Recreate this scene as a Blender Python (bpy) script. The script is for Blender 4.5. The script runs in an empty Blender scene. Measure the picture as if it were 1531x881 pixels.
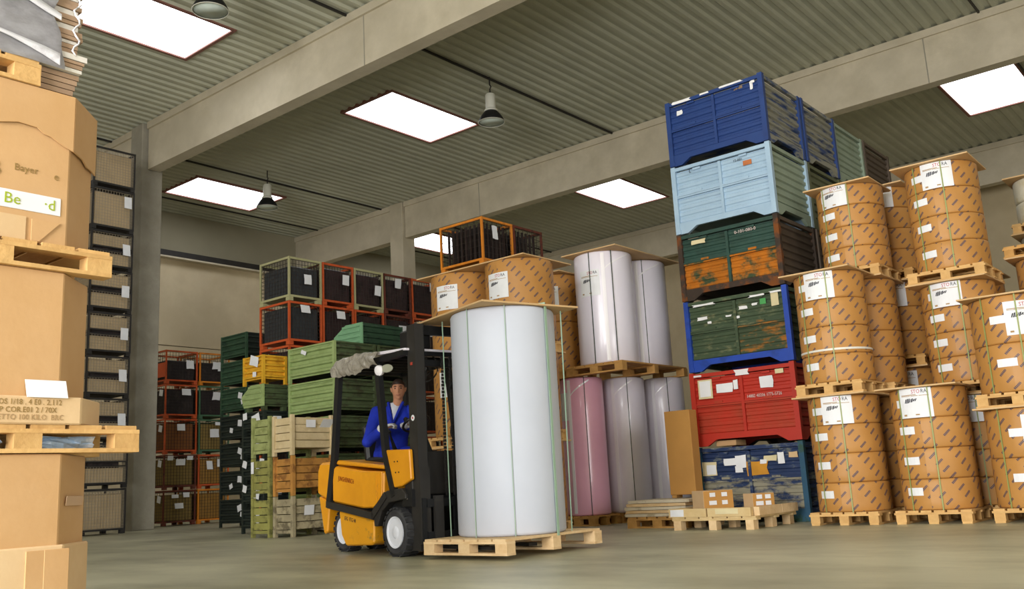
import bpy, bmesh, math, random
from mathutils import Vector, Matrix, Euler, noise
random.seed(7)
PI = math.pi
C = bpy.context.scene.collection
S = bpy.context.scene

# ------------------------------------------------------------------ camera
cam_d = bpy.data.cameras.new('camera'); cam = bpy.data.objects.new('camera', cam_d); C.objects.link(cam)
S.camera = cam
FPX = 1399.5
RW = ((0.7638997, 0.64324053, -0.05195065), (-0.16694288, 0.11921169, -0.97873318), (-0.62336773, 0.75632678, 0.1984502))
rt, dn, fw = Vector(RW[0]), Vector(RW[1]), Vector(RW[2])
cm = Matrix.Identity(4)
for i in range(3):
    cm[i][0] = rt[i]; cm[i][1] = -dn[i]; cm[i][2] = -fw[i]
cm[2][3] = 0.66
cam.matrix_world = cm
cam_d.sensor_fit = 'HORIZONTAL'; cam_d.sensor_width = 36.0
cam_d.lens = 36.0 * FPX / 1531.0
cam_d.clip_start = 0.05; cam_d.clip_end = 200

# ------------------------------------------------------------------ world, lights, exposure
W = bpy.data.worlds.new('overcast_sky'); S.world = W; W.use_nodes = True
bg = W.node_tree.nodes['Background']; bg.inputs[0].default_value = (0.80, 0.87, 1.0, 1); bg.inputs[1].default_value = 0.9
SKYLIGHT = 3.7
def area(name, loc, rot, sx, sy, power, col):
    l = bpy.data.lights.new(name, 'AREA'); l.shape = 'RECTANGLE'; l.size = sx; l.size_y = sy; l.energy = power; l.color = col
    o = bpy.data.objects.new(name, l); C.objects.link(o); o.location = loc; o.rotation_euler = rot
    return o
# added lamp standing for daylight from an unseen gate behind the camera
area('rear_fill_light', (-2.4, -7.7, 3.6), (PI/2, 0, 0), 7.6, 6.4, 2500, (1.0, 0.985, 0.96))
area('side_fill_light', (11.9, -2.0, 2.8), (PI/2, 0, PI/2), 5, 5, 760, (1.0, 0.985, 0.96))  # added lamp out of view, lights the right-hand faces of the cartons
S.view_settings.view_transform = 'Standard'; S.view_settings.look = 'None'
S.view_settings.gamma = 1; S.view_settings.use_curve_mapping = False
S.view_settings.exposure = 0.24
S.cycles.max_bounces = 6; S.cycles.diffuse_bounces = 4; S.cycles.glossy_bounces = 3; S.cycles.transparent_max_bounces = 8
S.cycles.use_denoising = True
S.cycles.sample_clamp_indirect = 6

# ------------------------------------------------------------------ materials
def lin(h):
    if isinstance(h, str):
        h = [int(h[i:i+2], 16) for i in (0, 2, 4)]
    return [((c/255)/12.92 if c/255 <= 0.04045 else (((c/255)+0.055)/1.055)**2.4) for c in h]
def nd(nt, t, **k):
    n = nt.nodes.new(t)
    for a, b in k.items(): setattr(n, a, b)
    return n
MATS = {}
def M(name, col, rough=0.7, var=0.18, scale=4.0, col2=None, cov=0.5, sc2=3.0, bump=0.0, bscale=40, metal=0.0, spec=0.35, stretch=(1, 1, 1), coat=0.0, sharp=0.12):
    """base colour with value noise, an optional second colour in patches (stains, rust, wear) and fine relief"""
    if name in MATS: return MATS[name]
    m = bpy.data.materials.new(name); m.use_nodes = True; nt = m.node_tree; L = nt.links.new
    b = nt.nodes['Principled BSDF']
    tc = nd(nt, 'ShaderNodeTexCoord'); oi = nd(nt, 'ShaderNodeObjectInfo')
    mp = nd(nt, 'ShaderNodeMapping'); mp.inputs['Scale'].default_value = stretch
    L(tc.outputs['Object'], mp.inputs['Vector'])
    off = nd(nt, 'ShaderNodeVectorMath', operation='ADD'); rs = nd(nt, 'ShaderNodeMath', operation='MULTIPLY'); rs.inputs[1].default_value = 37
    L(oi.outputs['Random'], rs.inputs[0]); L(mp.outputs[0], off.inputs[0]); L(rs.outputs[0], off.inputs[1])
    n1 = nd(nt, 'ShaderNodeTexNoise'); n1.inputs['Scale'].default_value = scale; n1.inputs['Detail'].default_value = 5
    L(off.outputs[0], n1.inputs['Vector'])
    c = lin(col)
    mr = nd(nt, 'ShaderNodeMapRange'); mr.inputs[1].default_value = 0.25; mr.inputs[2].default_value = 0.75
    mr.inputs[3].default_value = 1 - var; mr.inputs[4].default_value = 1 + var
    L(n1.outputs['Fac'], mr.inputs[0])
    mx = nd(nt, 'ShaderNodeVectorMath', operation='SCALE'); mx.inputs[0].default_value = c
    r2 = nd(nt, 'ShaderNodeMath', operation='MULTIPLY_ADD'); r2.inputs[1].default_value = var*0.7; r2.inputs[2].default_value = -var*0.35
    L(oi.outputs['Random'], r2.inputs[0])
    ad = nd(nt, 'ShaderNodeMath', operation='ADD'); L(mr.outputs[0], ad.inputs[0]); L(r2.outputs[0], ad.inputs[1])
    L(ad.outputs[0], mx.inputs['Scale'])
    out = mx.outputs[0]
    if col2:
        n2 = nd(nt, 'ShaderNodeTexNoise'); n2.inputs['Scale'].default_value = sc2; n2.inputs['Detail'].default_value = 7; n2.inputs['Roughness'].default_value = 0.65
        L(off.outputs[0], n2.inputs['Vector'])
        m2 = nd(nt, 'ShaderNodeMapRange'); th = 0.5 + (0.5 - cov)*0.55
        m2.inputs[1].default_value = th - sharp/2; m2.inputs[2].default_value = th + sharp/2
        L(n2.outputs['Fac'], m2.inputs[0])
        mm = nd(nt, 'ShaderNodeMix', data_type='RGBA'); L(m2.outputs[0], mm.inputs['Factor']); L(out, mm.inputs['A'])
        mm.inputs['B'].default_value = (*lin(col2), 1); out = mm.outputs['Result']
    L(out, b.inputs['Base Color'])
    b.inputs['Roughness'].default_value = rough; b.inputs['Metallic'].default_value = metal
    b.inputs['Specular IOR Level'].default_value = spec
    if coat: b.inputs['Coat Weight'].default_value = coat; b.inputs['Coat Roughness'].default_value = 0.15
    if bump:
        n3 = nd(nt, 'ShaderNodeTexNoise'); n3.inputs['Scale'].default_value = bscale; n3.inputs['Detail'].default_value = 4
        L(off.outputs[0], n3.inputs['Vector'])
        bp = nd(nt, 'ShaderNodeBump'); bp.inputs['Strength'].default_value = bump; bp.inputs['Distance'].default_value = 0.02
        L(n3.outputs['Fac'], bp.inputs['Height']); L(bp.outputs[0], b.inputs['Normal'])
    MATS[name] = m; return m
def emit(name, col, st):
    m = bpy.data.materials.new(name); m.use_nodes = True; nt = m.node_tree
    b = nt.nodes['Principled BSDF']; b.inputs['Base Color'].default_value = (*lin(col), 1)
    b.inputs['Emission Color'].default_value = (*lin(col), 1); b.inputs['Emission Strength'].default_value = st
    MATS[name] = m; return m

m_floor = M('concrete_floor', 'b0ad93', 0.42, 0.2, 0.5, '918e76', 0.42, 0.7, 0.12, 9, spec=0.4, stretch=(0.7, 1.4, 1), sharp=0.25)
m_conc = M('cast_concrete', 'd2c8b2', 0.85, 0.12, 0.8, 'bdb39c', 0.35, 1.3, 0.15, 25, spec=0.2, sharp=0.4)
m_col = M('column_concrete', 'a7a294', 0.85, 0.14, 1.2, '938e7f', 0.4, 1.6, 0.2, 25, spec=0.2, sharp=0.4)
m_wall = M('wall_concrete', 'dccdae', 0.9, 0.1, 0.6, 'cdbd9c', 0.4, 0.9, 0.15, 20, spec=0.15, sharp=0.4)
m_wallup = M('upper_wall_dimmed', 'a09a84', 0.9, 0.08, 0.6, spec=0.15)  # darker than the wall panels: weaker light put into the colour
m_deck = M('ceiling_deck', 'bdbeac', 0.75, 0.1, 0.4, 'b0b19f', 0.4, 0.6, spec=0.25, sharp=0.4)
m_curb = M('skylight_curb', '8a5f55', 0.7, 0.15, 3)
m_sky = emit('skylight_glazing', 'f0f2f6', SKYLIGHT)
m_dark = M('dark_steel', '2a2826', 0.6, 0.25, 4, spec=0.4)
m_black = M('black_steel', '191a1c', 0.5, 0.25, 4, spec=0.4)
m_wood = M('pallet_wood', 'd3ab70', 0.8, 0.16, 3, 'b98d54', 0.35, 5, 0.2, 30, stretch=(1, 1, 1), sharp=0.4)
m_woodn = M('fresh_pallet_wood', 'e3c79c', 0.8, 0.12, 3, 'c9a473', 0.35, 5, 0.2, 30, sharp=0.4)
m_woodo = M('old_pallet_wood', 'c89a5a', 0.8, 0.2, 3, 'a67a40', 0.4, 5, 0.2, 30, sharp=0.4)
m_board = M('hardboard', 'cfae80', 0.75, 0.08, 2, 'c09c6c', 0.35, 2, sharp=0.5)
m_card = M('cardboard', 'cba477', 0.8, 0.07, 2, 'bf9563', 0.4, 1.6, 0.05, 30, sharp=0.5)
m_card2 = M('pale_cardboard', 'd8bb92', 0.8, 0.07, 2, 'caa67a', 0.4, 1.6, 0.05, 30, sharp=0.5)
m_cardd = M('brown_carton', 'b98848', 0.8, 0.08, 3)
m_paper = M('white_paper', 'e4e6ea', 0.7, 0.05, 6)
m_papery = M('yellowed_paper', 'd8cba2', 0.7, 0.08, 6)
m_white = M('white_paper_reel', 'c8cedc', 0.5, 0.03, 0.8, 'c0c6d4', 0.4, 1.0, spec=0.25, sharp=0.5)
m_white2 = M('film_wrapped_reel', 'efebf7', 0.3, 0.04, 0.9, 'e6e1f0', 0.45, 1.2, 0.06, 14, spec=0.5, coat=0.35, sharp=0.4)
m_pink = M('pink_paper_reel', 'f2b9d3', 0.3, 0.05, 0.9, 'eaafca', 0.4, 1.3, 0.06, 14, spec=0.5, coat=0.35, sharp=0.4)
m_film = M('whitened_film_edge', 'f6f4fa', 0.3, 0.04, 2, spec=0.6, coat=0.5)  # white raised so the film seams carry painted highlights
m_strap = M('green_strap', '8f9a5c', 0.45, 0.1, 3)
m_strapg = M('pale_green_strap', '9dbba6', 0.45, 0.1, 3)
m_strapd = M('dark_strap', '33413a', 0.45, 0.1, 3)
m_strapw = M('white_strap', 'dcd9cf', 0.5, 0.1, 3)
m_cream_reel = M('cream_film_reel', 'd6d0bc', 0.4, 0.05, 2, 'c9bd98', 0.35, 3)
m_core = M('reel_end', 'a77e4c', 0.8, 0.1, 5)
m_yel = M('yellow_paint', 'eda21a', 0.38, 0.06, 2, 'd98f14', 0.3, 2.2, spec=0.5, sharp=0.4)
m_yelw = M('worn_yellow_paint', 'e5a01c', 0.45, 0.08, 2, '9a7a3c', 0.28, 5, spec=0.45)
m_tire = M('tyre_rubber', '2c2d30', 0.75, 0.2, 6, '4a4a4c', 0.35, 5, sharp=0.4)
m_rim = M('white_rim', 'dfe3ee', 0.45, 0.04, 5)
m_foil = M('silver_foil', 'e2ddd2', 0.2, 0.15, 7, 'a0978a', 0.35, 7, 0.6, 14, metal=0.1, coat=0.6, spec=0.5, sharp=0.4)
m_glove = M('pale_glove', 'c9cad0', 0.8, 0.08, 20)
m_coat = M('blue_workwear', '2338b8', 0.8, 0.18, 9, '1a2a96', 0.4, 6, 0.3, 24, spec=0.2, sharp=0.4)
m_shirt = M('white_shirt', 'dfe3f0', 0.8, 0.05, 9)
m_skin = M('skin', 'c88f70', 0.55, 0.06, 20, spec=0.35)
m_lip = M('lips', 'a8655a', 0.5, 0.05, 20)
m_hair = M('dark_hair', '38281f', 0.6, 0.3, 40)
m_eye = M('dark_eye', '1c1512', 0.3, 0.1, 5)
m_text_d = M('dark_print', '2b2c36', 0.7, 0.1, 5)
m_text_r = M('red_print', 'b5414f', 0.7, 0.1, 5)
m_text_g = M('green_print', '9cae2c', 0.7, 0.1, 5)
m_text_b = M('brown_print', '8f7442', 0.8, 0.1, 5)
m_text_f = M('faded_print', 'a88a62', 0.8, 0.1, 5)
m_text_o = M('maroon_print', '8c3a1a', 0.6, 0.1, 5)
m_text_w = M('pale_print', 'd8c8c4', 0.7, 0.1, 5)
m_chip = M('bare_white_patch', 'e2e2e4', 0.7, 0.05, 8)

def kraft_mat():
    m = bpy.data.materials.new('printed_kraft'); m.use_nodes = True; nt = m.node_tree; L = nt.links.new
    b = nt.nodes['Principled BSDF']
    uv = nd(nt, 'ShaderNodeUVMap'); oi = nd(nt, 'ShaderNodeObjectInfo')
    sp = nd(nt, 'ShaderNodeSeparateXYZ')
    of = nd(nt, 'ShaderNodeVectorMath', operation='ADD'); sc = nd(nt, 'ShaderNodeMath', operation='MULTIPLY'); sc.inputs[1].default_value = 3.7
    L(oi.outputs['Random'], sc.inputs[0]); L(uv.outputs[0], of.inputs[0]); L(sc.outputs[0], of.inputs[1]); L(of.outputs[0], sp.inputs[0])
    def mt(op, a, b_=None, c_=None):
        n = nd(nt, 'ShaderNodeMath', operation=op)
        for i, v in enumerate((a, b_, c_)):
            if v is None: continue
            if isinstance(v, (int, float)): n.inputs[i].default_value = v
            else: L(v, n.inputs[i])
        return n.outputs[0]
    rows = mt('DIVIDE', sp.outputs[1], 0.074); row = mt('FLOOR', rows); fy = mt('SUBTRACT', mt('FRACT', rows), 0.5)
    ux = mt('MULTIPLY_ADD', row, 0.061, sp.outputs[0]); cx = mt('DIVIDE', ux, 0.27); fx = mt('SUBTRACT', mt('FRACT', cx), 0.5)
    px = mt('MULTIPLY', fx, 0.27); py = mt('MULTIPLY', fy, 0.074)
    ca, sa = math.cos(0.76), math.sin(0.76)
    a = mt('ADD', mt('MULTIPLY', px, ca), mt('MULTIPLY', py, sa)); d = mt('SUBTRACT', mt('MULTIPLY', py, ca), mt('MULTIPLY', px, sa))
    k1 = mt('LESS_THAN', mt('ABSOLUTE', a), 0.045); k2 = mt('LESS_THAN', mt('ABSOLUTE', d), 0.0125)
    gl = mt('GREATER_THAN', mt('FRACT', mt('MULTIPLY', a, 62)), 0.2)
    ink = mt('MULTIPLY', mt('MULTIPLY', k1, k2), mt('MULTIPLY', gl, 0.9))
    n1 = nd(nt, 'ShaderNodeTexNoise'); n1.inputs['Scale'].default_value = 3; n1.inputs['Detail'].default_value = 5; L(of.outputs[0], n1.inputs['Vector'])
    rp = nd(nt, 'ShaderNodeMix', data_type='RGBA'); L(n1.outputs['Fac'], rp.inputs['Factor'])
    rp.inputs['A'].default_value = (*lin('a87638'), 1); rp.inputs['B'].default_value = (*lin('c28e4e'), 1)
    fin = nd(nt, 'ShaderNodeMix', data_type='RGBA'); L(ink, fin.inputs['Factor']); L(rp.outputs['Result'], fin.inputs['A'])
    fin.inputs['B'].default_value = (*lin('3a3a52'), 1); L(fin.outputs['Result'], b.inputs['Base Color'])
    b.inputs['Roughness'].default_value = 0.5; b.inputs['Specular IOR Level'].default_value = 0.4
    bp = nd(nt, 'ShaderNodeBump'); bp.inputs['Strength'].default_value = 0.12; bp.inputs['Distance'].default_value = 0.02
    n2 = nd(nt, 'ShaderNodeTexNoise'); n2.inputs['Scale'].default_value = 9; L(of.outputs[0], n2.inputs['Vector']); L(n2.outputs['Fac'], bp.inputs['Height']); L(bp.outputs[0], b.inputs['Normal'])
    MATS['printed_kraft'] = m; return m
m_kraft = kraft_mat()

# ------------------------------------------------------------------ geometry helpers
class MB:
    def __init__(s): s.v = []; s.f = []; s.uv = {}
    def add(s, vs, fs):
        n = len(s.v); s.v += [tuple(v) for v in vs]; s.f += [tuple(i+n for i in f) for f in fs]; return s
    def box(s, c, d, rot=None):
        h = [x/2 for x in d]; R = Euler(rot).to_matrix() if rot else None; vs = []
        for z in (-1, 1):
            for x, y in ((-1, -1), (1, -1), (1, 1), (-1, 1)):
                p = Vector((x*h[0], y*h[1], z*h[2]))
                if R: p = R @ p
                vs.append(p + Vector(c))
        return s.add(vs, [(3, 2, 1, 0), (4, 5, 6, 7), (0, 1, 5, 4), (1, 2, 6, 5), (2, 3, 7, 6), (3, 0, 4, 7)])
    def bar(s, a, b, r, r2=None, up=(0, 0, 1)):
        """square bar from a to b, half widths r and r2"""
        a, b = Vector(a), Vector(b); t = (b-a).normalized(); u = Vector(up)
        if abs(t.dot(u)) > 0.95: u = Vector((1, 0, 0))
        x = t.cross(u).normalized(); y = x.cross(t).normalized(); r2 = r2 or r; vs = []
        for p in (a, b):
            for i, j in ((-1, -1), (1, -1), (1, 1), (-1, 1)): vs.append(p + x*i*r + y*j*r2)
        return s.add(vs, [(3, 2, 1, 0), (4, 5, 6, 7), (0, 1, 5, 4), (1, 2, 6, 5), (2, 3, 7, 6), (3, 0, 4, 7)])
    def tube(s, pts, r, n=8, closed=False):
        pts = [Vector(p) for p in pts]; rs = r if isinstance(r, (list, tuple)) else [r]*len(pts); vs = []; m = len(pts)
        for i, p in enumerate(pts):
            t = (pts[(i+1) % m] - pts[i-1]) if closed else (pts[min(i+1, m-1)] - pts[max(i-1, 0)])
            t.normalize(); u = Vector((0, 0, 1)) if abs(t.z) < 0.9 else Vector((1, 0, 0))
            x = t.cross(u).normalized(); y = x.cross(t)
            for k in range(n): a = 2*PI*k/n; vs.append(p + x*math.cos(a)*rs[i] + y*math.sin(a)*rs[i])
        fs = []
        for i in range(m if closed else m-1):
            j = (i+1) % m
            for k in range(n): fs.append((i*n+k, i*n+(k+1) % n, j*n+(k+1) % n, j*n+k))
        if not closed: fs += [tuple(range(n))[::-1], tuple((m-1)*n+k for k in range(n))]
        return s.add(vs, fs)
    def lathe(s, prof, n=32, axis='z', c=(0, 0, 0)):
        vs = []; fs = []; m = len(prof)
        for r, z in prof:
            for k in range(n):
                a = 2*PI*k/n; p = (r*math.cos(a), r*math.sin(a), z)
                if axis == 'y': p = (p[0], z, p[1])
                if axis == 'x': p = (z, p[0], p[1])
                vs.append((p[0]+c[0], p[1]+c[1], p[2]+c[2]))
        for i in range(m-1):
            for k in range(n): fs.append((i*n+k, i*n+(k+1) % n, (i+1)*n+(k+1) % n, (i+1)*n+k))
        fs += [tuple(range(n))[::-1], tuple((m-1)*n+k for k in range(n))]
        return s.add(vs, fs)
    def prism(s, poly, a, b, axis='y'):
        """extrude a 2D polygon (x,z) along y from a to b (axis 'x': polygon is (y,z); 'z': (x,y))"""
        n = len(poly); vs = []
        for t in (a, b):
            for p, q in poly: vs.append({'y': (p, t, q), 'x': (t, p, q), 'z': (p, q, t)}[axis])
        fs = [tuple(range(n)), tuple(range(2*n-1, n-1, -1))] + [(i+n, (i+1) % n+n, (i+1) % n, i) for i in range(n)]
        return s.add(vs, fs)
    def mesh(s, name, smooth=False, fix=True, bevel=0):
        me = bpy.data.meshes.new(name); me.from_pydata(s.v, [], s.f)
        if fix or bevel:
            bm = bmesh.new(); bm.from_mesh(me); bmesh.ops.recalc_face_normals(bm, faces=bm.faces)
            if bevel: bmesh.ops.bevel(bm, geom=bm.edges[:], offset=bevel, segments=1, affect='EDGES', profile=0.7)
            bm.to_mesh(me); bm.free()
        if smooth:
            me.polygons.foreach_set('use_smooth', [True]*len(me.polygons))
        me.materials.append(None); me.update(); return me
def smooth_by_angle(me, deg=35):
    me.polygons.foreach_set('use_smooth', [True]*len(me.polygons))
    try: me.set_sharp_from_angle(angle=math.radians(deg))
    except Exception: pass
    return me
CACHE = {}
def cached(key, fn):
    if key not in CACHE: CACHE[key] = fn()
    return CACHE[key]
def boxm(d, bevel=0.0):
    d = tuple(round(x, 4) for x in d)
    return cached(('box', d, bevel), lambda: MB().box((0, 0, 0), d).mesh('block_shape', bevel=bevel))
def obj(name, me, mat, parent=None, loc=(0, 0, 0), rot=None, **props):
    o = bpy.data.objects.new(name, me); C.objects.link(o); o.location = loc
    if rot: o.rotation_euler = rot
    if parent: o.parent = parent
    if mat is not None and me.materials:
        o.material_slots[0].link = 'OBJECT'; o.material_slots[0].material = mat
    for k, v in props.items(): o[k] = v
    return o
def bx(name, c, d, mat, parent=None, rot=None, bevel=0.0, **p):
    return obj(name, boxm(d, bevel), mat, parent, c, rot, **p)
LABELS = {}
def tag(o, label, cat, group=None):
    n = len(label.split())
    if not 4 <= n <= 16: print('LABEL LENGTH', n, label)
    if label in LABELS: print('DUP LABEL', label)
    LABELS[label] = 1
    o['label'] = label; o['category'] = cat
    if group: o['group'] = group
    return o
def thing(name, label, cat, loc=(0, 0, 0), rz=0.0, group=None):
    o = bpy.data.objects.new(name, None); C.objects.link(o); o.location = loc; o.rotation_euler = (0, 0, rz); o.empty_display_size = 0.2
    return tag(o, label, cat, group)
def struct(name, me, mat, loc=(0, 0, 0), parent=None):
    o = obj(name, me, mat, parent, loc)
    if not parent: o['kind'] = 'structure'
    return o
def text(name, s, size, mat, parent, loc, rot=(0, 0, 0), bend=0, shear=0, align='CENTER', xs=1.0):
    cu = bpy.data.curves.new(name, 'FONT'); cu.body = s; cu.size = size; cu.align_x = align; cu.align_y = 'CENTER'; cu.extrude = 0.0008; cu.shear = shear; cu.resolution_u = 2
    t = bpy.data.objects.new(name+'_tmp', cu); C.objects.link(t)
    me = bpy.data.meshes.new_from_object(t.evaluated_get(bpy.context.evaluated_depsgraph_get()))
    bpy.data.objects.remove(t)
    for v in me.vertices:
        v.co.x *= xs
        if bend:
            a = v.co.x/bend; R = bend + v.co.z; v.co = (R*math.sin(a), v.co.y, R*math.cos(a) - bend)
    me.materials.clear(); me.materials.append(None)
    return obj(name, me, mat, parent, loc, rot)
def cylpatch(R, th, w, h, n=8, t=0.004):
    """curved sheet lying on a cylinder of radius R, centred on angle th from -y, height h about z=0"""
    def f():
        b = MB(); vs = []; fs = []
        for k in range(n+1):
            a = -w/2/R + w/R*k/n
            for rr in (R+0.0015, R+t):
                for z in (-h/2, h/2): vs.append((rr*math.sin(a), -rr*math.cos(a), z))
        for k in range(n):
            i = 4*k; j = i+4
            fs += [(i+2, j+2, j+3, i+3), (i, i+1, j+1, j), (i+1, i+3, j+3, j+1), (i, j, j+2, i+2)]
        fs += [(0, 2, 3, 1), (4*n, 4*n+1, 4*n+3, 4*n+2)]
        return b.add(vs, fs).mesh('curved_sheet', smooth=False)
    return cached(('cp', round(R, 4), w, h, n), f)

# ------------------------------------------------------------------ the hall
ZC = 10.9; XL, XR, YB, YF = -30.0, 12.0, -8.0, 35.0
struct('floor', MB().box(((XL+XR)/2, (YB+YF)/2, -0.1), (XR-XL, YF-YB, 0.2)).mesh('floor'), m_floor)
SKX = [(-28.0, -25.9), (-18.75, -16.75), (-6.2, -4.25), (3.5, 5.5)]
SKY = [(7.6, 11.1), (15.85, 19.25), (26.4, 29.8)]
def deck_mesh():
    b = MB(); pitch = 0.3; amp = 0.05
    prof = []
    x = XL
    while x < XR - 1e-6:
        prof += [(x, 0.0), (x+0.10, 0.0), (x+0.15, amp), (x+0.25, amp)]; x += pitch
    prof.append((XR, 0.0))
    def strip(pts, y0, y1):
        vs = []; fs = []
        for px, pz in pts:
            for zz in (0, 0.012):
                vs += [(px, y0, ZC+pz+zz), (px, y1, ZC+pz+zz)]
        for i in range(len(pts)-1):
            a = 4*i; c = a+4
            fs += [(a, c, c+1, a+1), (a+2, a+3, c+3, c+2)]
        b.add(vs, fs)
    def clip(x0, x1):
        out = []
        for i in range(len(prof)-1):
            (ax, az), (bx_, bz) = prof[i], prof[i+1]
            if bx_ <= x0 or ax >= x1: continue
            t0 = max(0, (x0-ax)/(bx_-ax)); t1 = min(1, (x1-ax)/(bx_-ax))
            p0 = (ax+(bx_-ax)*t0, az+(bz-az)*t0); p1 = (ax+(bx_-ax)*t1, az+(bz-az)*t1)
            if not out: out.append(p0)
            out.append(p1)
        return out
    x = XL
    for a, c in SKX:
        strip(clip(x, a), YB, YF)
        y = YB
        for d, e in SKY: strip(clip(a, c), y, d); y = e
        strip(clip(a, c), y, YF); x = c
    strip(clip(x, XR), YB, YF)
    return b.mesh('ceiling', fix=False)
struct('ceiling', deck_mesh(), m_deck)
n = 0
for a, c in SKX:
    for d, e in SKY:
        n += 1
        w, l = c-a, e-d
        o = struct('window_%d' % n, MB().box((0, 0, 0), (w-0.08, l-0.08, 0.03)).mesh('glazing'), m_sky, ((a+c)/2, (d+e)/2, ZC+0.02))
        for nm, cc, dd in (('frame', (-w/2, 0, 0.02), (0.08, l+0.08, 0.14)), ('frame', (w/2, 0, 0.02), (0.08, l+0.08, 0.14)), ('frame', (0, -l/2, 0.02), (w-0.08, 0.08, 0.14)), ('frame', (0, l/2, 0.02), (w-0.08, 0.08, 0.14))):
            bx(nm, cc, dd, m_curb, o)
def beam(name, y, w, xa, xb, xr0):
    b = MB()
    b.box(((xa+xb)/2, y+w/2, 10.13), (xb-xa, w, 1.15)).box(((xa+xb)/2, y+w/2, 10.8), (xb-xa, w+0.12, 0.19))
    o = struct(name, b.mesh('beam'), m_conc)
    return o
b1 = beam('ceiling_beam', 12.47, 0.36, -22.85, XR, 0)
b1b = beam('ceiling_beam', 12.47, 0.36, XL, -23.55, 0)
b2 = beam('ceiling_beam', 22.8, 0.36, -23.62, XR, 0)
b2b = beam('ceiling_beam', 22.8, 0.36, XL, -24.36, 0)
b3 = beam('ceiling_beam', 33.1, 0.36, XL, XR, 0)
b0 = beam('ceiling_beam', 2.1, 0.36, -22.85, XR, 0)
b0b = beam('ceiling_beam', 2.1, 0.36, XL, -23.55, 0)
for o_, xs, y in ((b1, (-14, -6.35), 12.47), (b2, (-20.0, -12.0, -5.5), 22.8)):       # construction joints, proud grey fins of mortar
    for x in xs: bx('joint', (x, y-0.003, 10.13), (0.025, 0.01, 1.14), m_col, o_)
struct('concrete_column', MB().box((-23.27, 12.66, ZC/2), (0.62, 0.62, ZC)).mesh('column', bevel=0.02), m_col)
struct('concrete_column', MB().box((-23.99, 23.0, ZC/2), (0.66, 0.62, ZC)).mesh('column', bevel=0.02), m_conc)
struct('concrete_column', MB().box((-23.2, 2.3, ZC/2), (0.62, 0.62, ZC)).mesh('column', bevel=0.02), m_col)
struct('concrete_column', MB().box((XR-0.4, 12.66, ZC/2), (0.62, 0.62, ZC)).mesh('column', bevel=0.02), m_col)
wl = struct('wall_left', MB().box((XL-0.15, (YB+YF)/2, ZC/2), (0.3, YF-YB, ZC)).mesh('wall'), m_wallup)
k = 0
for z0, z1 in ((0, 6.0), (6.03, 9.1)):                                   # precast wall panels standing in front of the upper wall
    for y in range(-8, 35, 6):
        y1 = min(y+6, YF)
        bx('panel', (0.15+0.11, (y+y1)/2-(YB+YF)/2, (z0+z1)/2), (0.22, y1-y-0.03, z1-z0), m_wall, None).parent = wl
for ch in wl.children: ch.location = (XL+0.11, ch.location.y+(YB+YF)/2, ch.location.z)
t1 = struct('trim_1', MB().box((XL+0.3, (YB+YF)/2, 9.28), (0.3, YF-YB, 0.2)).mesh('rail'), m_dark)
t2 = struct('trim_2', MB().box((XL+0.33, (YB+YF)/2, 9.13), (0.36, YF-YB, 0.06)).mesh('ledge'), m_conc)
struct('wall_far', MB().box(((XL+XR)/2, YF+0.15, ZC/2), (XR-XL, 0.3, ZC)).mesh('wall'), m_wall)
struct('wall_right', MB().box((XR+0.15, (YB-4.6)/2, ZC/2), (0.3, -4.6-YB, ZC)).box((XR+0.15, (0.6+YF)/2, ZC/2), (0.3, YF-0.6, ZC)).box((XR+0.15, -2.0, (5.5+ZC)/2), (0.3, 5.2, ZC-5.5)).mesh('wall'), m_wall)  # opening added for the side fill lamp
g = MB()                                                              # wall behind the camera, opening added for the fill lamp
g.box(((XL-6.4)/2, YB-0.15, ZC/2), (-6.4-XL, 0.3, ZC)).box(((1.6+XR)/2, YB-0.15, ZC/2), (XR-1.6, 0.3, ZC)).box((-2.4, YB-0.15, (7.0+ZC)/2), (8.0, 0.3, ZC-7.0))
struct('wall_back', g.mesh('wall'), m_wall)
for i, x in enumerate((-14.5, -24.8, -4.2)):                         # lamp conduits
    struct('trim_%d' % (i+3), MB().box((x, (YB+YF)/2, ZC-0.02), (0.045, YF-YB, 0.05)).mesh('conduit'), m_dark)
for i, x in enumerate((-27.9,)):
    struct('trim_%d' % (i+6), MB().box((x-0.6, (YB+YF)/2, ZC-0.02), (0.045, YF-YB, 0.04)).mesh('conduit'), m_dark)

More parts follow.
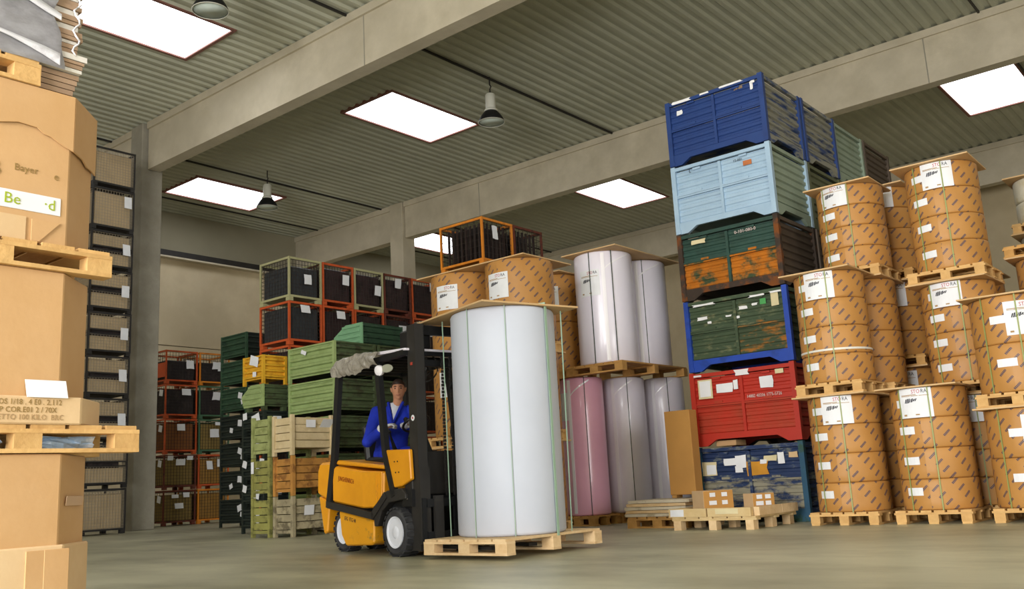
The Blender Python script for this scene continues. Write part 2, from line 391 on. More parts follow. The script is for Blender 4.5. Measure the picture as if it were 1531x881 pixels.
# ------------------------------------------------------------------ bay lamps
m_lampw = M('lamp_white', 'd8d8cc', 0.4, 0.04, 5); m_lampi = M('lamp_reflector', 'e2efe8', 0.35, 0.04, 5); m_bulb = emit('lamp_bulb', 'e8f5ee', 25.0)
def bell(lx, ly, label):
    t = thing('high_bay_lamp', label, 'lamp', (lx, ly, 9.66), 0, 'high bay lamps'); t.scale = (1.32, 1.32, 1.0)
    s = MB().lathe([(0.25, 0.0), (0.255, 0.02), (0.21, 0.14), (0.15, 0.25), (0.115, 0.3), (0.105, 0.3), (0.14, 0.245), (0.2, 0.13), (0.243, 0.02)], 28)
    s.f = s.f[:-2]; nn = 28; m = 9
    for k in range(nn): s.f.append((8*nn+k, 8*nn+(k+1) % nn, (k+1) % nn, k))
    obj('shade', s.mesh('shade', smooth=True), m_black, t)
    inn = MB().lathe([(0.24, 0.015), (0.198, 0.125), (0.137, 0.24), (0.1, 0.28), (0.01, 0.285), (0.01, 0.288), (0.103, 0.284), (0.14, 0.243), (0.201, 0.128), (0.242, 0.018)], 28)
    obj('reflector', inn.mesh('reflector', smooth=True), m_lampi, t)
    obj('rim', MB().tube([(0.25*math.cos(2*PI*k/28), 0.25*math.sin(2*PI*k/28), 0.0) for k in range(28)], 0.009, 6, True).mesh('rim', smooth=True), m_lampw, t)
    obj('collar', MB().lathe([(0.125, 0.29), (0.13, 0.33), (0.11, 0.36), (0.1, 0.36)], 20).mesh('collar', smooth=True), m_lampw, t)
    obj('ballast_housing', smooth_by_angle(MB().lathe([(0.095, 0.35), (0.1, 0.38), (0.1, 0.72), (0.085, 0.76), (0.03, 0.77)], 20).mesh('housing')), m_lampw, t)
    obj('bulb', MB().lathe([(0.01, 0.02), (0.045, 0.04), (0.06, 0.1), (0.05, 0.18), (0.03, 0.27)], 14).mesh('bulb', smooth=True), m_bulb, t)
    obj('hook', MB().tube([(0, 0, 0.77), (0, 0, 0.9), (0.03, 0, 0.96), (0.0, 0, 1.02), (0, 0, 1.235)], 0.014, 6).mesh('hook'), m_dark, t)
bell(-14.45, 17.08, 'bell-shaped high bay lamp beside the large middle skylight')
bell(-24.0, 17.15, 'bell-shaped high bay lamp in front of the far left skylight')
bell(-14.4, 9.02, 'bell-shaped high bay lamp cut off by the top picture edge')

# ------------------------------------------------------------------ pallets
def pallet(label, cx, cy, z, lx, ly, mat, rz=0.0, nb=7, group='wooden pallets under reels and boxes', h=0.145, bw=0.1, cross=False):
    t = thing('wooden_pallet', label, 'pallet', (cx, cy, z), rz, group)
    bh = h - 0.066
    ys = (-ly/2+bw/2, 0, ly/2-bw/2); xs = (-lx/2+0.07, 0, lx/2-0.07)
    if cross:
        for x in xs: bx('bottom_board', (x, 0, 0.011), (0.1, ly, 0.022), mat, t)
    for y in ys:
        if not cross: bx('bottom_board', (0, y, 0.011), (lx, bw, 0.022), mat, t)
        bx('stringer', (0, y, 0.033+bh), (lx, bw, 0.022), mat, t)
        for x in xs: bx('block', (x, y, 0.022+bh/2), (0.14 if lx > 0.9 else 0.11, bw-0.004, bh), mat, t)
    w = lx/nb
    for i in range(nb):
        d = random.uniform(-0.006, 0.006)
        bx('top_board', (-lx/2+w*(i+0.5), d, h-0.011), (w-0.025, ly-0.012, 0.022), mat, t)
    return t

# ------------------------------------------------------------------ kraft wrapped reels
def reel_mesh(R, h, n=48, dents=True, rd=0.018):
    def f():
        prof = [(0.06, 0.004), (R-rd, 0), (R-rd*0.35, rd*0.3), (R, rd)]
        for k in range(1, 4): prof.append((R, rd+(h-2*rd)*k/4))
        prof += [(R, h-rd), (R-rd*0.35, h-rd*0.3), (R-rd, h), (0.06, h-0.004)]
        b = MB(); m = len(prof); vs = []; fs = []; uvs = []
        rng = random.Random(int(R*1000+h*777))
        for j, (r, z) in enumerate(prof):
            for k in range(n+1):
                a = 2*PI*k/n - PI/2
                rr = r + (0.0022*math.sin(7*a+rng.random())*(1 if r > R-0.001 else 0) if dents and k < n else 0)
                vs.append((rr*math.cos(a), rr*math.sin(a), z))
        me = bpy.data.meshes.new('reel')
        fl = []
        for j in range(m-1):
            for k in range(n): i = j*(n+1)+k; fl.append((i, i+1, i+n+2, i+n+1))
        me.from_pydata(vs, [], fl)
        uv = me.uv_layers.new(name='UVMap')
        for p in me.polygons:
            for li in p.loop_indices:
                vi = me.loops[li].vertex_index; k = vi % (n+1); v = me.vertices[vi].co
                uv.data[li].uv = (2*PI*R*k/n, v.z)
        me.polygons.foreach_set('use_smooth', [True]*len(me.polygons)); me.materials.append(None)
        return me
    return cached(('reel', round(R, 3), round(h, 3), dents, rd), f)
ORD = ['', 'top', 'second', 'third', 'fourth', 'fifth']
def big_label(r, R, zc, ang, w=0.36, h=0.36):
    """paper sheet with print stuck round a reel"""
    lb = obj('label', cylpatch(R, 0, w, h), m_paper, r, (0, 0, zc), (0, 0, ang))
    lb['label'] = 'white printed label'
    def at(u, v, e=0.006): a = u/R; return ((R+e)*math.sin(a), -(R+e)*math.cos(a), v)
    t1_ = text('lettering', 'STO', 0.06, m_text_r, lb, at(0.0, 0, 0.005), (PI/2, 0, 0), bend=R, align='LEFT', xs=0.85); t2_ = text('lettering', 'RA', 0.06, m_text_d, lb, at(0.0, 0, 0.005), (PI/2, 0, 0), bend=R, align='LEFT', xs=0.85)
    for t_, du in ((t1_, -0.03), (t2_, -0.03+0.103)):
        for v in t_.data.vertices:
            a = math.atan2(v.co.x, R+v.co.z)+du/R; q = math.hypot(v.co.x, R+v.co.z); v.co.x = q*math.sin(a); v.co.z = q*math.cos(a)-R
        t_.location.z = h*0.38
    b = MB()
    def strip(u0, u1, v, hh):
        n_ = 4; vs = []; fs = []
        for k in range(n_+1):
            u = u0+(u1-u0)*k/n_
            for e in (0.0042, 0.0055):
                for dz in (-hh/2, hh/2):
                    a = u/R; vs.append(((R+e)*math.sin(a), -(R+e)*math.cos(a), v+dz))
        for k in range(n_):
            i = 4*k; j = i+4; fs += [(i+2, j+2, j+3, i+3), (i+1, i+3, j+3, j+1), (i, j, j+2, i+2)]
        b.add(vs, fs)
    strip(-w*0.42, w*0.42, h*0.24, 0.006); strip(-w*0.42, w*0.05, h*0.275, 0.008)
    strip(-w*0.4, -w*0.3, -h*0.4, 0.02); strip(-w*0.02, w*0.1, -h*0.4, 0.014)
    obj('print_line', b.mesh('print', fix=False), m_text_f, lb)
    b = MB()
    rng = random.Random(5); u = -w*0.33
    while u < w*0.02:                                                   # bold slanted script mark
        du = rng.uniform(0.008, 0.016); hh = rng.uniform(0.02, 0.05)
        p = [(u, -hh/2), (u+du, -hh/2), (u+du+0.015, hh/2), (u+0.015, hh/2)]
        vs = []
        for e in (0.0042, 0.0058):
            for uu, vv in p: a = uu/R; vs.append(((R+e)*math.sin(a), -(R+e)*math.cos(a), h*0.1+vv+0.03*uu/w))
        b.add(vs, [(4, 5, 6, 7), (0, 1, 5, 4), (1, 2, 6, 5), (2, 3, 7, 6), (3, 0, 4, 7)]); u += du+0.006
    obj('script_mark', b.mesh('print', fix=False), m_text_d, lb)
    return lb
def kraft_unit(where, x, y, R, z0, z1, n, ang_big=None, ang_small=None, mat=None, big=True, wband=False, lz=0.0):
    """n reels standing on each other from z0 to z1; labels on the near side"""
    h = (z1-z0)/n; out = []
    ph = random.uniform(-0.03, 0.03)
    for i in range(n):
        k = n-i
        nm = ORD[k] if k > 1 else 'top'
        if n > 1 and k == n: nm = 'bottom'
        if n == 1: nm = 'single'
        t = thing('kraft_paper_reel', ('%s kraft reel %s' % (nm, where)), 'reel', (x+random.uniform(-0.004, 0.004), y, z0+i*h), 0, 'brown kraft-wrapped paper reels')
        obj('wrapper', reel_mesh(R, h-0.001), m_kraft, t, (0, 0, 0), (0, 0, 0))
        if ang_small is not None:
            s = obj('small_label', cylpatch(R, 0, 0.2, 0.085, 4), m_paper, t, (0, 0, h*0.6 if k > 1 else h*0.5), (0, 0, ang_small+random.uniform(-0.03, 0.03)))
            s['label'] = 'small white sticker'
        if k == 1 and big: big_label(t, R, h*0.5+lz, ang_big if ang_big is not None else 0.1, 0.36, min(0.34, h*0.98) if h < 0.4 else 0.36)
        if wband and k == 1+n//2:
            obj('white_band', MB().lathe([(R+0.001, -0.012), (R+0.006, -0.012), (R+0.006, 0.012), (R+0.001, 0.012)], 40).mesh('band'), m_strapw, t, (0, 0, 0.05))
        out.append(t)
    return out
def cover(label, cx, cy, z, lx, ly, rz=0.0, mat=None, tilt=(0, 0)):
    o = obj('cover_board', MB().box((0, 0, 0), (lx, ly, 0.018)).mesh('board', bevel=0.002), mat or m_board, None, (cx, cy, z+0.009), (tilt[0], tilt[1], rz))
    return tag(o, label, 'board', 'cover boards on top of reels')
def strap(label, pts, mat, w=0.011, nrm=(0, -1, 0)):
    """flat band through points"""
    b = MB()
    for a, c in zip(pts[:-1], pts[1:]): b.bar(a, c, w, 0.0022, up=nrm)
    o = obj('strapping_band', b.mesh('band'), mat)
    return tag(o, label, 'strap', 'strapping bands round the loads')
def vstraps(where, x, y, R, zt, zb, angs, mat, hw):
    """bands that run down the near side, over the cover board and down the back"""
    for i, a in enumerate(angs):
        c, s = math.cos(a), math.sin(a)                     # a measured from -y towards +x
        e = R+0.012
        p = [(x-hw*0.0+e*s, y-e*c, zb), (x+e*s, y-e*c, zt), (x+e*s, y-e*c, zt+0.024), (x+e*s, y+e*c, zt+0.024), (x+e*s, y+e*c, zb)]
        strap('%s band on %s' % (('left green', 'right green', 'outer green', 'far green')[i], where), p, mat, 0.0065, (s, -c, 0))
YF_, YR_, YT_ = 11.3, 12.2, 13.08
def col(where, cx, cy, R, units, pal=0.82, board=None, labels=True, nre=4, ang=None, pw=None, sm=-0.42, straps=True, big=True, wood=m_wood, wb=()):
    """a column of pallets with reels; units = [(z0, z1)]"""
    ang = 0.05 if ang is None else ang
    for i, (z0, z1) in enumerate(units):
        lev = ('on the floor', 'at mid height', 'on the third tier')[i]
        lv = ('floor', 'middle', 'upper')[i]
        pallet('%s pallet %s' % (lv, where), cx, cy, z0, pw or pal, pal, wood, 0, 6, cross=(i == 0))
        top = z1 - 0.02
        n_ = nre if isinstance(nre, int) else nre[i]
        kraft_unit('%s %s' % (lev, where), cx, cy, R, z0+0.146, top, n_, ang[i] if isinstance(ang, tuple) else ang, sm if labels else None, big=big, wband=(i in wb))
        cover('%s hardboard sheet %s' % (lv, where), cx-0.01, cy-0.02, top+0.001, pal+0.05, pal+0.06, random.uniform(-0.02, 0.02))
        if straps: vstraps('the %s reels %s' % (lv, where), cx, cy, R, top, z0+0.14, (-0.52, 0.28) if labels else (-0.2, 0.5), m_strap, 0.4)
col('left front kraft column beside the steel containers', -4.22, 11.3, 0.412, [(0, 1.5), (1.5, 3.0)], ang=(0.15, 0.05), wb=(1,))
col('second front kraft column from the containers', -3.24, 11.31, 0.405, [(0, 1.5)], ang=-0.07, nre=4)
col('front kraft column cut by the right picture edge', -2.24, 11.32, 0.43, [(0, 1.19), (1.19, 2.38)], ang=0.42, nre=2, sm=-0.1)
col('second-row kraft column under the lower tall label', -4.14, 12.2, 0.42, [(0, 1.5), (1.5, 3.0), (3.0, 4.27)], ang=-0.18, labels=True)
col('tallest second-row kraft column at the right', -2.98, 12.2, 0.42, [(0, 1.42), (1.42, 2.78), (2.78, 4.27)], pal=0.86, ang=(0, -0.08, 0.14), pw=0.9)
col('second-row kraft column behind the right picture edge', -1.98, 12.25, 0.42, [(0, 1.42), (1.42, 2.3)], ang=0.2, labels=False, big=False, straps=False)
col('shaded third-row kraft column in the left gap', -4.0, 13.1, 0.41, [(0, 1.9), (1.9, 3.05), (3.05, 4.38)], ang=0.2, labels=False, nre=(4, 3, 4), straps=False, wood=m_woodo)
col('shaded third-row kraft column in the right gap', -3.06, 13.12, 0.41, [(0, 1.5), (1.5, 3.0)], labels=False, straps=False, big=False, wood=m_woodo)
col('dim third-row kraft column behind the tallest one', -2.06, 13.1, 0.41, [(0, 1.5), (1.5, 3.08)], labels=False, straps=False, big=False, nre=(4, 4), wood=m_woodo)
pallet('empty dim pallet on the third-row column behind the tallest one', -2.06, 13.1, 3.082, 0.9, 0.86, m_woodo, 0, 6)
DIST = True

# ------------------------------------------------------------------ white and pink reels
def paper_roll(label, x, y, R, z, h, mat, film=True, lab=None, cat_group='film-wrapped paper reels'):
    t = thing('paper_reel', label, 'reel', (x, y, z), 0, cat_group)
    obj('roll', reel_mesh(R, h, 64, False, 0.03), mat, t)
    if film:                                                            # lapped film edge, raised and whitened to carry a painted highlight
        a0 = math.atan2(-x, y)*0+0.02
        s_ = obj('film_seam_highlight', cylpatch(R, 0, 0.055, h-0.07, 3, 0.005), m_film, t, (0, 0, h/2), (0, 0, film if film is not True else -0.05)); s_['label'] = 'film seam with painted highlight'
        b = MB(); vs = []; fs = []
        a1 = (film if film is not True else -0.05)
        nn = 14
        for k in range(nn+1):                                            # slanting fold of the film near the top
            a = a1+0.03+0.95*k/nn; zz = h-0.30+0.25*(k/nn)**0.7
            for e in (0.001, 0.005):
                vs += [((R+e)*math.sin(a), -(R+e)*math.cos(a), zz-0.012), ((R+e)*math.sin(a), -(R+e)*math.cos(a), zz+0.012)]
        for k in range(nn):
            i = 4*k; j = i+4; fs += [(i+2, j+2, j+3, i+3), (i, i+1, j+1, j), (i+1, i+3, j+3, j+1), (i, j, j+2, i+2)]
        f_ = obj('film_fold', b.add(vs, fs).mesh('fold'), m_film, t); f_['label'] = 'slanting film fold'
    if lab is not None: big_label(t, R, h-0.48, lab, 0.34, 0.4)
    return t
pallet('long pallet carrying both tall lilac reels', -7.9, 12.33, 2.2, 1.02, 1.88, m_woodo, 0, 6, bw=0.12)
paper_roll('tall front lilac reel on upper long pallet', -7.93, 11.88, 0.45, 2.346, 1.71, m_white2, film=0.58, lab=0.07)
paper_roll('tall rear lilac reel on upper long pallet', -7.9, 12.83, 0.44, 2.346, 1.70, m_white2, film=0.5, lab=-0.5)
cover('wide hardboard sheet over both tall lilac reels', -7.86, 12.33, 4.057, 1.0, 1.9)
for i, (a, y_, r_, wh) in enumerate(((0.1, 11.88, 0.45, 'front lilac reel near its label'), (0.85, 11.88, 0.45, 'front lilac reel on its shaded side'), (0.05, 12.83, 0.44, 'rear lilac reel near its label'), (0.75, 12.83, 0.44, 'rear lilac reel on its shaded side'))):
    e = r_+0.012
    strap('dark thin band on the %s' % wh, [(-7.92+e*math.sin(a), y_-e*math.cos(a), 2.3), (-7.92+e*math.sin(a), y_-e*math.cos(a), 4.05)], m_strapd, 0.006, (math.sin(a), -math.cos(a), 0))
for nm, x, y, r_, mt_, lb in (('pink reel in the lower row beside the forklift load', -8.44, 11.8, 0.33, m_pink, 0.0), ('lower lilac reel next to the pink one', -8.13, 12.5, 0.33, m_white2, None), ('lower lilac reel behind the leaning tall carton', -7.83, 13.2, 0.33, m_white2, None), ('lower lilac reel hidden left of the pink one', -9.15, 11.95, 0.33, m_white2, None)):
    pallet('floor pallet under the %s' % nm, x, y, 0.0, 0.7 if 'hidden' in nm else 0.68, 0.68, m_woodo, 0.0, 5)
    t = paper_roll(nm, x, y, r_, 0.147, 2.05, mt_, film=0.001 if 'pink reel' in nm else 0.05, lab=None)
    if 'pink' in nm and 'next' not in nm and 'left' not in nm:
        l_ = obj('label', cylpatch(r_, 0, 0.2, 0.42), m_paper, t, (0, 0, 1.62), (0, 0, -0.4)); l_['label'] = 'white printed label'
    strap('dark thin band down the %s' % nm, [(x+(r_+0.01)*math.sin(0.75), y-(r_+0.01)*math.cos(0.75), 0.147), (x+(r_+0.01)*math.sin(0.75), y-(r_+0.01)*math.cos(0.75), 2.19)], m_strapd, 0.005, (math.sin(0.75), -math.cos(0.75), 0))
for i, (z0, z1) in enumerate(((0.0, 1.9), (1.9, 3.75), (3.75, 4.58))):
    lv = ('floor', 'middle', 'upper')[i]
    pallet('%s pallet of distant pale reel column at right edge' % lv, -2.3, 14.9, z0, 0.82, 0.82, m_wood, 0, 6)
    nn_ = (3, 3, 2)[i]; hh_ = (z1-z0-0.165)/nn_
    for k in range(nn_):
        t = paper_roll('%s pale reel, %s pallet of distant column at right edge' % (('bottom', 'next', 'topmost')[k if k < nn_-1 else 2], lv), -2.3, 14.9, 0.38, z0+0.146+k*hh_, hh_-0.002, m_cream_reel, film=None)
        l_ = obj('label', cylpatch(0.38, 0, 0.26, hh_*0.75), m_paper, t, (0, 0, hh_*0.5), (0, 0, 0.1+0.5*(k % 2))); l_['label'] = 'white printed label'
    cover('%s hardboard sheet of distant column at right edge' % lv, -2.3, 14.9, z1-0.018, 0.86, 0.86)
# kraft reels between the big roll and the lilac reels
pallet('pallet holding kraft reel above the pink reel', -8.88, 11.86, 2.2, 0.86, 0.84, m_woodo, 0, 6)
kraft_unit('standing above the pink reel', -8.87, 11.84, 0.42, 2.346, 3.86, 2, 0.35, None)
cover('hardboard sheet over kraft reel above pink reel', -8.87, 11.84, 3.861, 0.9, 0.9)

# kraft stack behind the forklift
for i, (z0, z1) in enumerate(((0, 1.22), (1.22, 2.44), (2.44, 3.71))):
    lv = ('floor', 'middle', 'upper')[i]
    for j, (x, s_) in enumerate(((-9.24, 'left'), (-8.16, 'right'))):
        pallet('%s pallet of %s kraft column behind forklift load' % (lv, s_), x-0.03, 10.04, z0, 0.86, 0.82, m_wood, 0, 7)
        kraft_unit('%s tier, %s column behind the forklift load' % (lv, s_), x, 10.08, 0.485, z0+0.146, z1-0.004 if i == 2 else z1-0.02, 1, 0.19 if j == 0 else -0.02, None, big=True, lz=0.2)
        if i < 2: cover('%s tier hardboard, %s column behind forklift load' % (lv, s_), x-0.03, 10.06, z1-0.019, 0.9, 0.9)
cover('wide hardboard sheet over two kraft reels behind forklift load', -8.72, 10.16, 3.708, 2.06, 1.1)

# ------------------------------------------------------------------ ribbed sheet, steel containers
def ribbed(w, h, n, d=0.025, gap=0.35):
    """pressed sheet in the xz plane facing -y, n horizontal ribs standing proud"""
    def f():
        pr = [(0.0, -h/2)]; p = h/n
        for i in range(n):
            z = -h/2+i*p
            pr += [(0.0, z+p*gap*0.5), (-d, z+p*(gap*0.5+0.14)), (-d, z+p*(1-gap*0.5-0.14)), (0.0, z+p*(1-gap*0.5))]
        pr.append((0.0, h/2)); m = len(pr); vs = []; fs = []
        for y, z in pr: vs += [(-w/2, y, z), (w/2, y, z), (-w/2, y+0.012, z), (w/2, y+0.012, z)]
        for i in range(m-1):
            a = 4*i; c = a+4; fs += [(a, a+1, c+1, c), (a+2, c+2, c+3, a+3), (a, c, c+2, a+2), (a+1, a+3, c+3, c+1)]
        fs += [(0, 2, 3, 1), (4*m-4, 4*m-3, 4*m-1, 4*m-2)]
        return MB().add(vs, fs).mesh('ribbed_sheet', fix=False)
    return cached(('rib', round(w, 3), round(h, 3), n, d, gap), f)
def skid(w, h1, h2, t):
    def f():
        a = min(0.12, w*0.12); c = a+h1*1.7
        poly = [(-w/2, 0), (-w/2+a, 0), (-w/2+c, h1), (w/2-c, h1), (w/2-a, 0), (w/2, 0), (w/2, h2), (-w/2, h2)]
        b = MB(); vs = [(x, y, z) for y in (-t/2, t/2) for x, z in poly]; n_ = 8
        fs = []
        for q in ((0, 1, 2, 7), (2, 3, 6, 7), (3, 4, 5, 6)):
            fs.append(q); fs.append(tuple(i+8 for i in q[::-1]))
        fs += [(i+8, (i+1) % 8+8, (i+1) % 8, i) for i in range(8)]
        return b.add(vs, fs).mesh('skid')
    return cached(('skid', round(w, 3), h1, h2, t), f)
def patch(name, w, h, mat, parent, loc, rot=(0, 0, 0), ragged=0.0, seed=0, label=None):
    """sheet of paper or a bare spot, facing -y before rotation"""
    rng = random.Random(seed*13+int(w*1000)+int(h*100)); j = ragged*0.55
    cs = [(-w/2, -h/2), (w/2, -h/2), (w/2, h/2), (-w/2, h/2)]; pts = []
    for i in range(4):
        p, q = cs[i], cs[(i+1) % 4]
        pts.append((p[0]*(1-j*rng.random()), p[1]*(1-j*rng.random())))
        if ragged > 0.2: pts.append(((p[0]+q[0])/2*(1-1.2*j*rng.random())+w*0.2*ragged*(rng.random()-0.5)*(1 if p[1] == q[1] else 0), (p[1]+q[1])/2*(1-1.2*j*rng.random())))
    me = MB().prism(pts, -0.003, 0.0).mesh('sheet')
    o = obj(name, me, mat, parent, loc, rot)
    if label: o['label'] = label
    return o
def container(label, x0, y0, z0, w, d, h, fr, pan, side, sub=None, ribs=3, cat='container', name='steel_container', group='stacked steel containers', vert=True, simple=False, post=0.07, mid=True):
    """big folding-front steel container; local origin at the middle of its base, front towards -y"""
    t = thing(name, label, cat, (x0+w/2, y0+d/2, z0), 0, group)
    p = post
    for sx in (-1, 1):
        for sy in (-1, 1):
            bx('corner_post', (sx*(w/2-p/2), sy*(d/2-p/2), h/2), (p, p, h-0.004), fr, t)
            bx('stacking_cup', (sx*(w/2-p*0.6), sy*(d/2-p*0.6), 0.035), (p*1.18, p*1.18, 0.06), fr, t)
    b0, b1_ = 0.085, 0.165
    for sy in (-1, 1): obj('skid', skid(w-2*p, b0, b1_, 0.05), fr, t, (0, sy*(d/2-0.035), 0))
    for sx in (-1, 1): obj('skid', skid(d-2*p, b0, b1_, 0.05), side, t, (sx*(w/2-0.035), 0, 0), (0, 0, PI/2))
    ph = h-b1_-0.05
    for sy in (-1, 1): bx('top_rail', (0, sy*(d/2-0.03), h-0.045), (w-2*p, 0.045, 0.05), pan[0], t)
    for sx in (-1, 1): bx('top_rail', (sx*(w/2-0.03), 0, h-0.045), (0.045, d-2*p, 0.05), side, t)
    bx('floor_plate', (0, 0, b1_-0.01), (w-2*p, d-2*p, 0.02), side, t)
    wi = w-2*p
    if mid:
        hw, hh = wi/2-0.02, (ph-0.02)/2-0.012
        bx('mullion', (0, -d/2+0.03, b1_+ph/2-0.02), (0.04, 0.05, ph-0.04), pan[0], t)
        for i, (sx, sz) in enumerate(((-1, 1), (1, 1), (-1, -1), (1, -1))):
            pm = pan[i % len(pan)]
            obj('front_panel', ribbed(hw, hh, ribs, 0.014, 0.3), pm, t, (sx*(hw/2+0.02), -d/2+0.05, b1_+(ph-0.04)/2+sz*(hh/2+0.012)))
            bx('panel_rail', (sx*(hw/2+0.02), -d/2+0.03, b1_+(ph-0.04)/2+(0.0 if sz < 0 else 0.026)), (hw, 0.035, 0.022), pm, t)
            bx('latch', (sx*(hw/2+0.02), -d/2+0.018, b1_+(ph-0.04)/2+(0.04 if sz < 0 else hh*0.98)), (0.12, 0.02, 0.03), pm, t)
    else:
        obj('front_panel', ribbed(wi, ph-0.03, ribs*2, 0.025), pan[0], t, (0, -d/2+0.05, b1_+ph/2-0.02))
    obj('rear_panel', ribbed(wi, ph-0.03, ribs*2, 0.02), pan[0], t, (0, d/2-0.05, b1_+ph/2-0.02), (0, 0, PI))
    for sx in (-1, 1): obj('side_panel', ribbed(d-2*p, ph-0.03, 7, 0.025), side, t, (sx*(w/2-0.05), 0, b1_+ph/2-0.02), (0, 0, sx*PI/2))
    return t
m_blue = M('dark_blue_paint', '23407c', 0.5, 0.12, 3, '1c3266', 0.4, 3, spec=0.4, sharp=0.4)
m_blueS = M('streaked_blue_paint', '85857a', 0.6, 0.15, 3, '2a3f6c', 0.42, 4, spec=0.3, stretch=(0.45, 1, 4))  # pale base with dark blue streaks along the ribs
m_lblue = M('pale_blue_paint', 'a3bdd2', 0.5, 0.07, 3, '93aec6', 0.4, 2.5, spec=0.4, sharp=0.4)
m_lblueR = M('pale_blue_scuffed_paint', 'a0bad0', 0.5, 0.07, 3, '8a6244', 0.1, 6, spec=0.4)
m_lgreyg = M('pale_green_grey_paint', '93a394', 0.55, 0.1, 3, '7c8a76', 0.4, 3, spec=0.3, sharp=0.4)
m_dgreen = M('dark_green_paint', '2c4a41', 0.55, 0.15, 3, '24382f', 0.4, 4, spec=0.35, sharp=0.3)
m_rust = M('rusty_orange_paint', 'b0681e', 0.8, 0.2, 5, '3c4a34', 0.42, 4, spec=0.2)
m_rustp = M('brown_rusty_frame', '3e342d', 0.8, 0.25, 5, '74431f', 0.4, 5, spec=0.2)
m_olive = M('worn_olive_green_paint', '3e4d38', 0.65, 0.2, 4, '6b6f52', 0.33, 6, spec=0.3, stretch=(1, 1, 2.5))
m_oliver = M('olive_paint_with_rust', '414e38', 0.65, 0.2, 4, '9a6426', 0.36, 4, spec=0.25, stretch=(1, 1, 2.5))
m_red = M('red_paint', 'b83020', 0.5, 0.08, 3, 'a52c1e', 0.4, 3, spec=0.4, sharp=0.4)
m_redb = M('browned_red_paint', 'a5402a', 0.6, 0.1, 4, 'b83020', 0.45, 3, spec=0.3, sharp=0.4)
m_navy = M('chipped_navy_paint', '22355c', 0.6, 0.2, 4, '7f8478', 0.36, 4, spec=0.35, stretch=(1, 1, 2.5))
m_navyw = M('navy_paint_worn_to_grey', '8e8a78', 0.7, 0.15, 4, '24365a', 0.42, 3.5, spec=0.3, stretch=(1, 1, 2.5))
m_blueb = M('bright_blue_frame', '2146a8', 0.5, 0.12, 4, '1c3c8c', 0.4, 4, spec=0.4)
m_tealb = M('blue_green_frame', '27506a', 0.6, 0.2, 4, '2c4a3a', 0.4, 4)
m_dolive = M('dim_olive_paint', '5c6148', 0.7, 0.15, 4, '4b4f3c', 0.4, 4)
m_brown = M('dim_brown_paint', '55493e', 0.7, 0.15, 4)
CX, CY, CW, CD = -6.5, 11.7, 1.55, 1.28
ZL = [0.0, 1.03, 2.06, 3.08, 4.07, 5.1]; HH = [1.02, 1.02, 1.01, 0.98, 1.02, 1.0]
spec_ = [('chipped navy container on floor behind small labelled cartons', m_tealb, (m_navy, m_navy, m_navyw, m_navyw), m_navy),
         ('bright red container with papers, second from the floor', m_red, (m_red, m_red, m_redb, m_redb), m_red),
         ('olive green container in a bright blue frame', m_blueb, (m_olive, m_olive, m_olive, m_oliver), m_olive),
         ('dark green container with rusty orange lower panels', m_rustp, (m_dgreen, m_dgreen, m_rust, m_rust), m_brown),
         ('pale blue container second from the top', m_lblue, (m_lblue, m_lblue, m_lblueR, m_lblueR), m_lgreyg),
         ('dark blue container on top of the front stack', m_blue, (m_blue, m_blue, m_blue, m_blue), m_blueS)]
CT = []
for i, (lb, fr, pn, sd) in enumerate(spec_):
    CT.append(container(lb, CX+(0.0 if i != 2 else 0.01), CY, ZL[i], CW, CD, HH[i], fr, pn, sd, ribs=4))
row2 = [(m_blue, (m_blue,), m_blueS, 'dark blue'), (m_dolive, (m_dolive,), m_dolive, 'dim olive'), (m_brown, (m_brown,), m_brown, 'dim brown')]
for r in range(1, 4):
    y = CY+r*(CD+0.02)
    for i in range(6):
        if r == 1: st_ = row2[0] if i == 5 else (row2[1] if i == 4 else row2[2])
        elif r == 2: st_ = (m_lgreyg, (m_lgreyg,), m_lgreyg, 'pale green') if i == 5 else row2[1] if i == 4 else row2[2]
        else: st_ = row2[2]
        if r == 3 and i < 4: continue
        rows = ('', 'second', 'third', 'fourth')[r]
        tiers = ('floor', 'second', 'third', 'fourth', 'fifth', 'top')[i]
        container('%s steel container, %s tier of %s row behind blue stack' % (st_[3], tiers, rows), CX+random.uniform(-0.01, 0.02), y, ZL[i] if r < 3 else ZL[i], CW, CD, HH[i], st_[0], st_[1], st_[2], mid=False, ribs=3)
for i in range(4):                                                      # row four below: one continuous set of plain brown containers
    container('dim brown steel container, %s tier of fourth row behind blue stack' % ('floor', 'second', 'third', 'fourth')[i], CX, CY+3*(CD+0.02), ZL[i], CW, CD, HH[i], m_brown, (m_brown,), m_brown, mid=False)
F = -CD/2-0.0
def cpatch(i, x, z, w, h, mat=m_paper, rag=0.25, sd=1, rz=0.0, nm='paper_label', lb='torn white paper'):
    return patch(nm, w, h, mat, CT[i], (x, F+(0.022 if z < 0.9 else 0.004), z), (0, rz, 0), rag, sd, lb)
# red container: papers and bare spots
cpatch(1, -0.55, 0.78, 0.22, 0.27, m_papery, 0.06, 1, lb='yellow edged paper'); cpatch(1, -0.55, 0.785, 0.17, 0.22, m_paper, 0.05, 2).location.y -= 0.004
cpatch(1, -0.26, 0.77, 0.27, 0.13, sd=3); cpatch(1, -0.09, 0.8, 0.07, 0.14, m_paper, 0.3, 4)
cpatch(1, 0.36, 0.79, 0.2, 0.17, sd=5); cpatch(1, 0.02, 0.95, 0.24, 0.09, m_chip, 0.5, 6, lb='bare white patch'); cpatch(1, 0.56, 0.91, 0.12, 0.06, m_papery, 0.1, 7)
cpatch(1, -0.65, 0.97, 0.14, 0.03, m_chip, 0.4, 8, lb='bare white patch')
text('lettering', '14882 40206 1775-5726', 0.06, m_text_w, CT[1], (0.31, F+0.018, 0.62), (PI/2, 0, 0), xs=0.85)
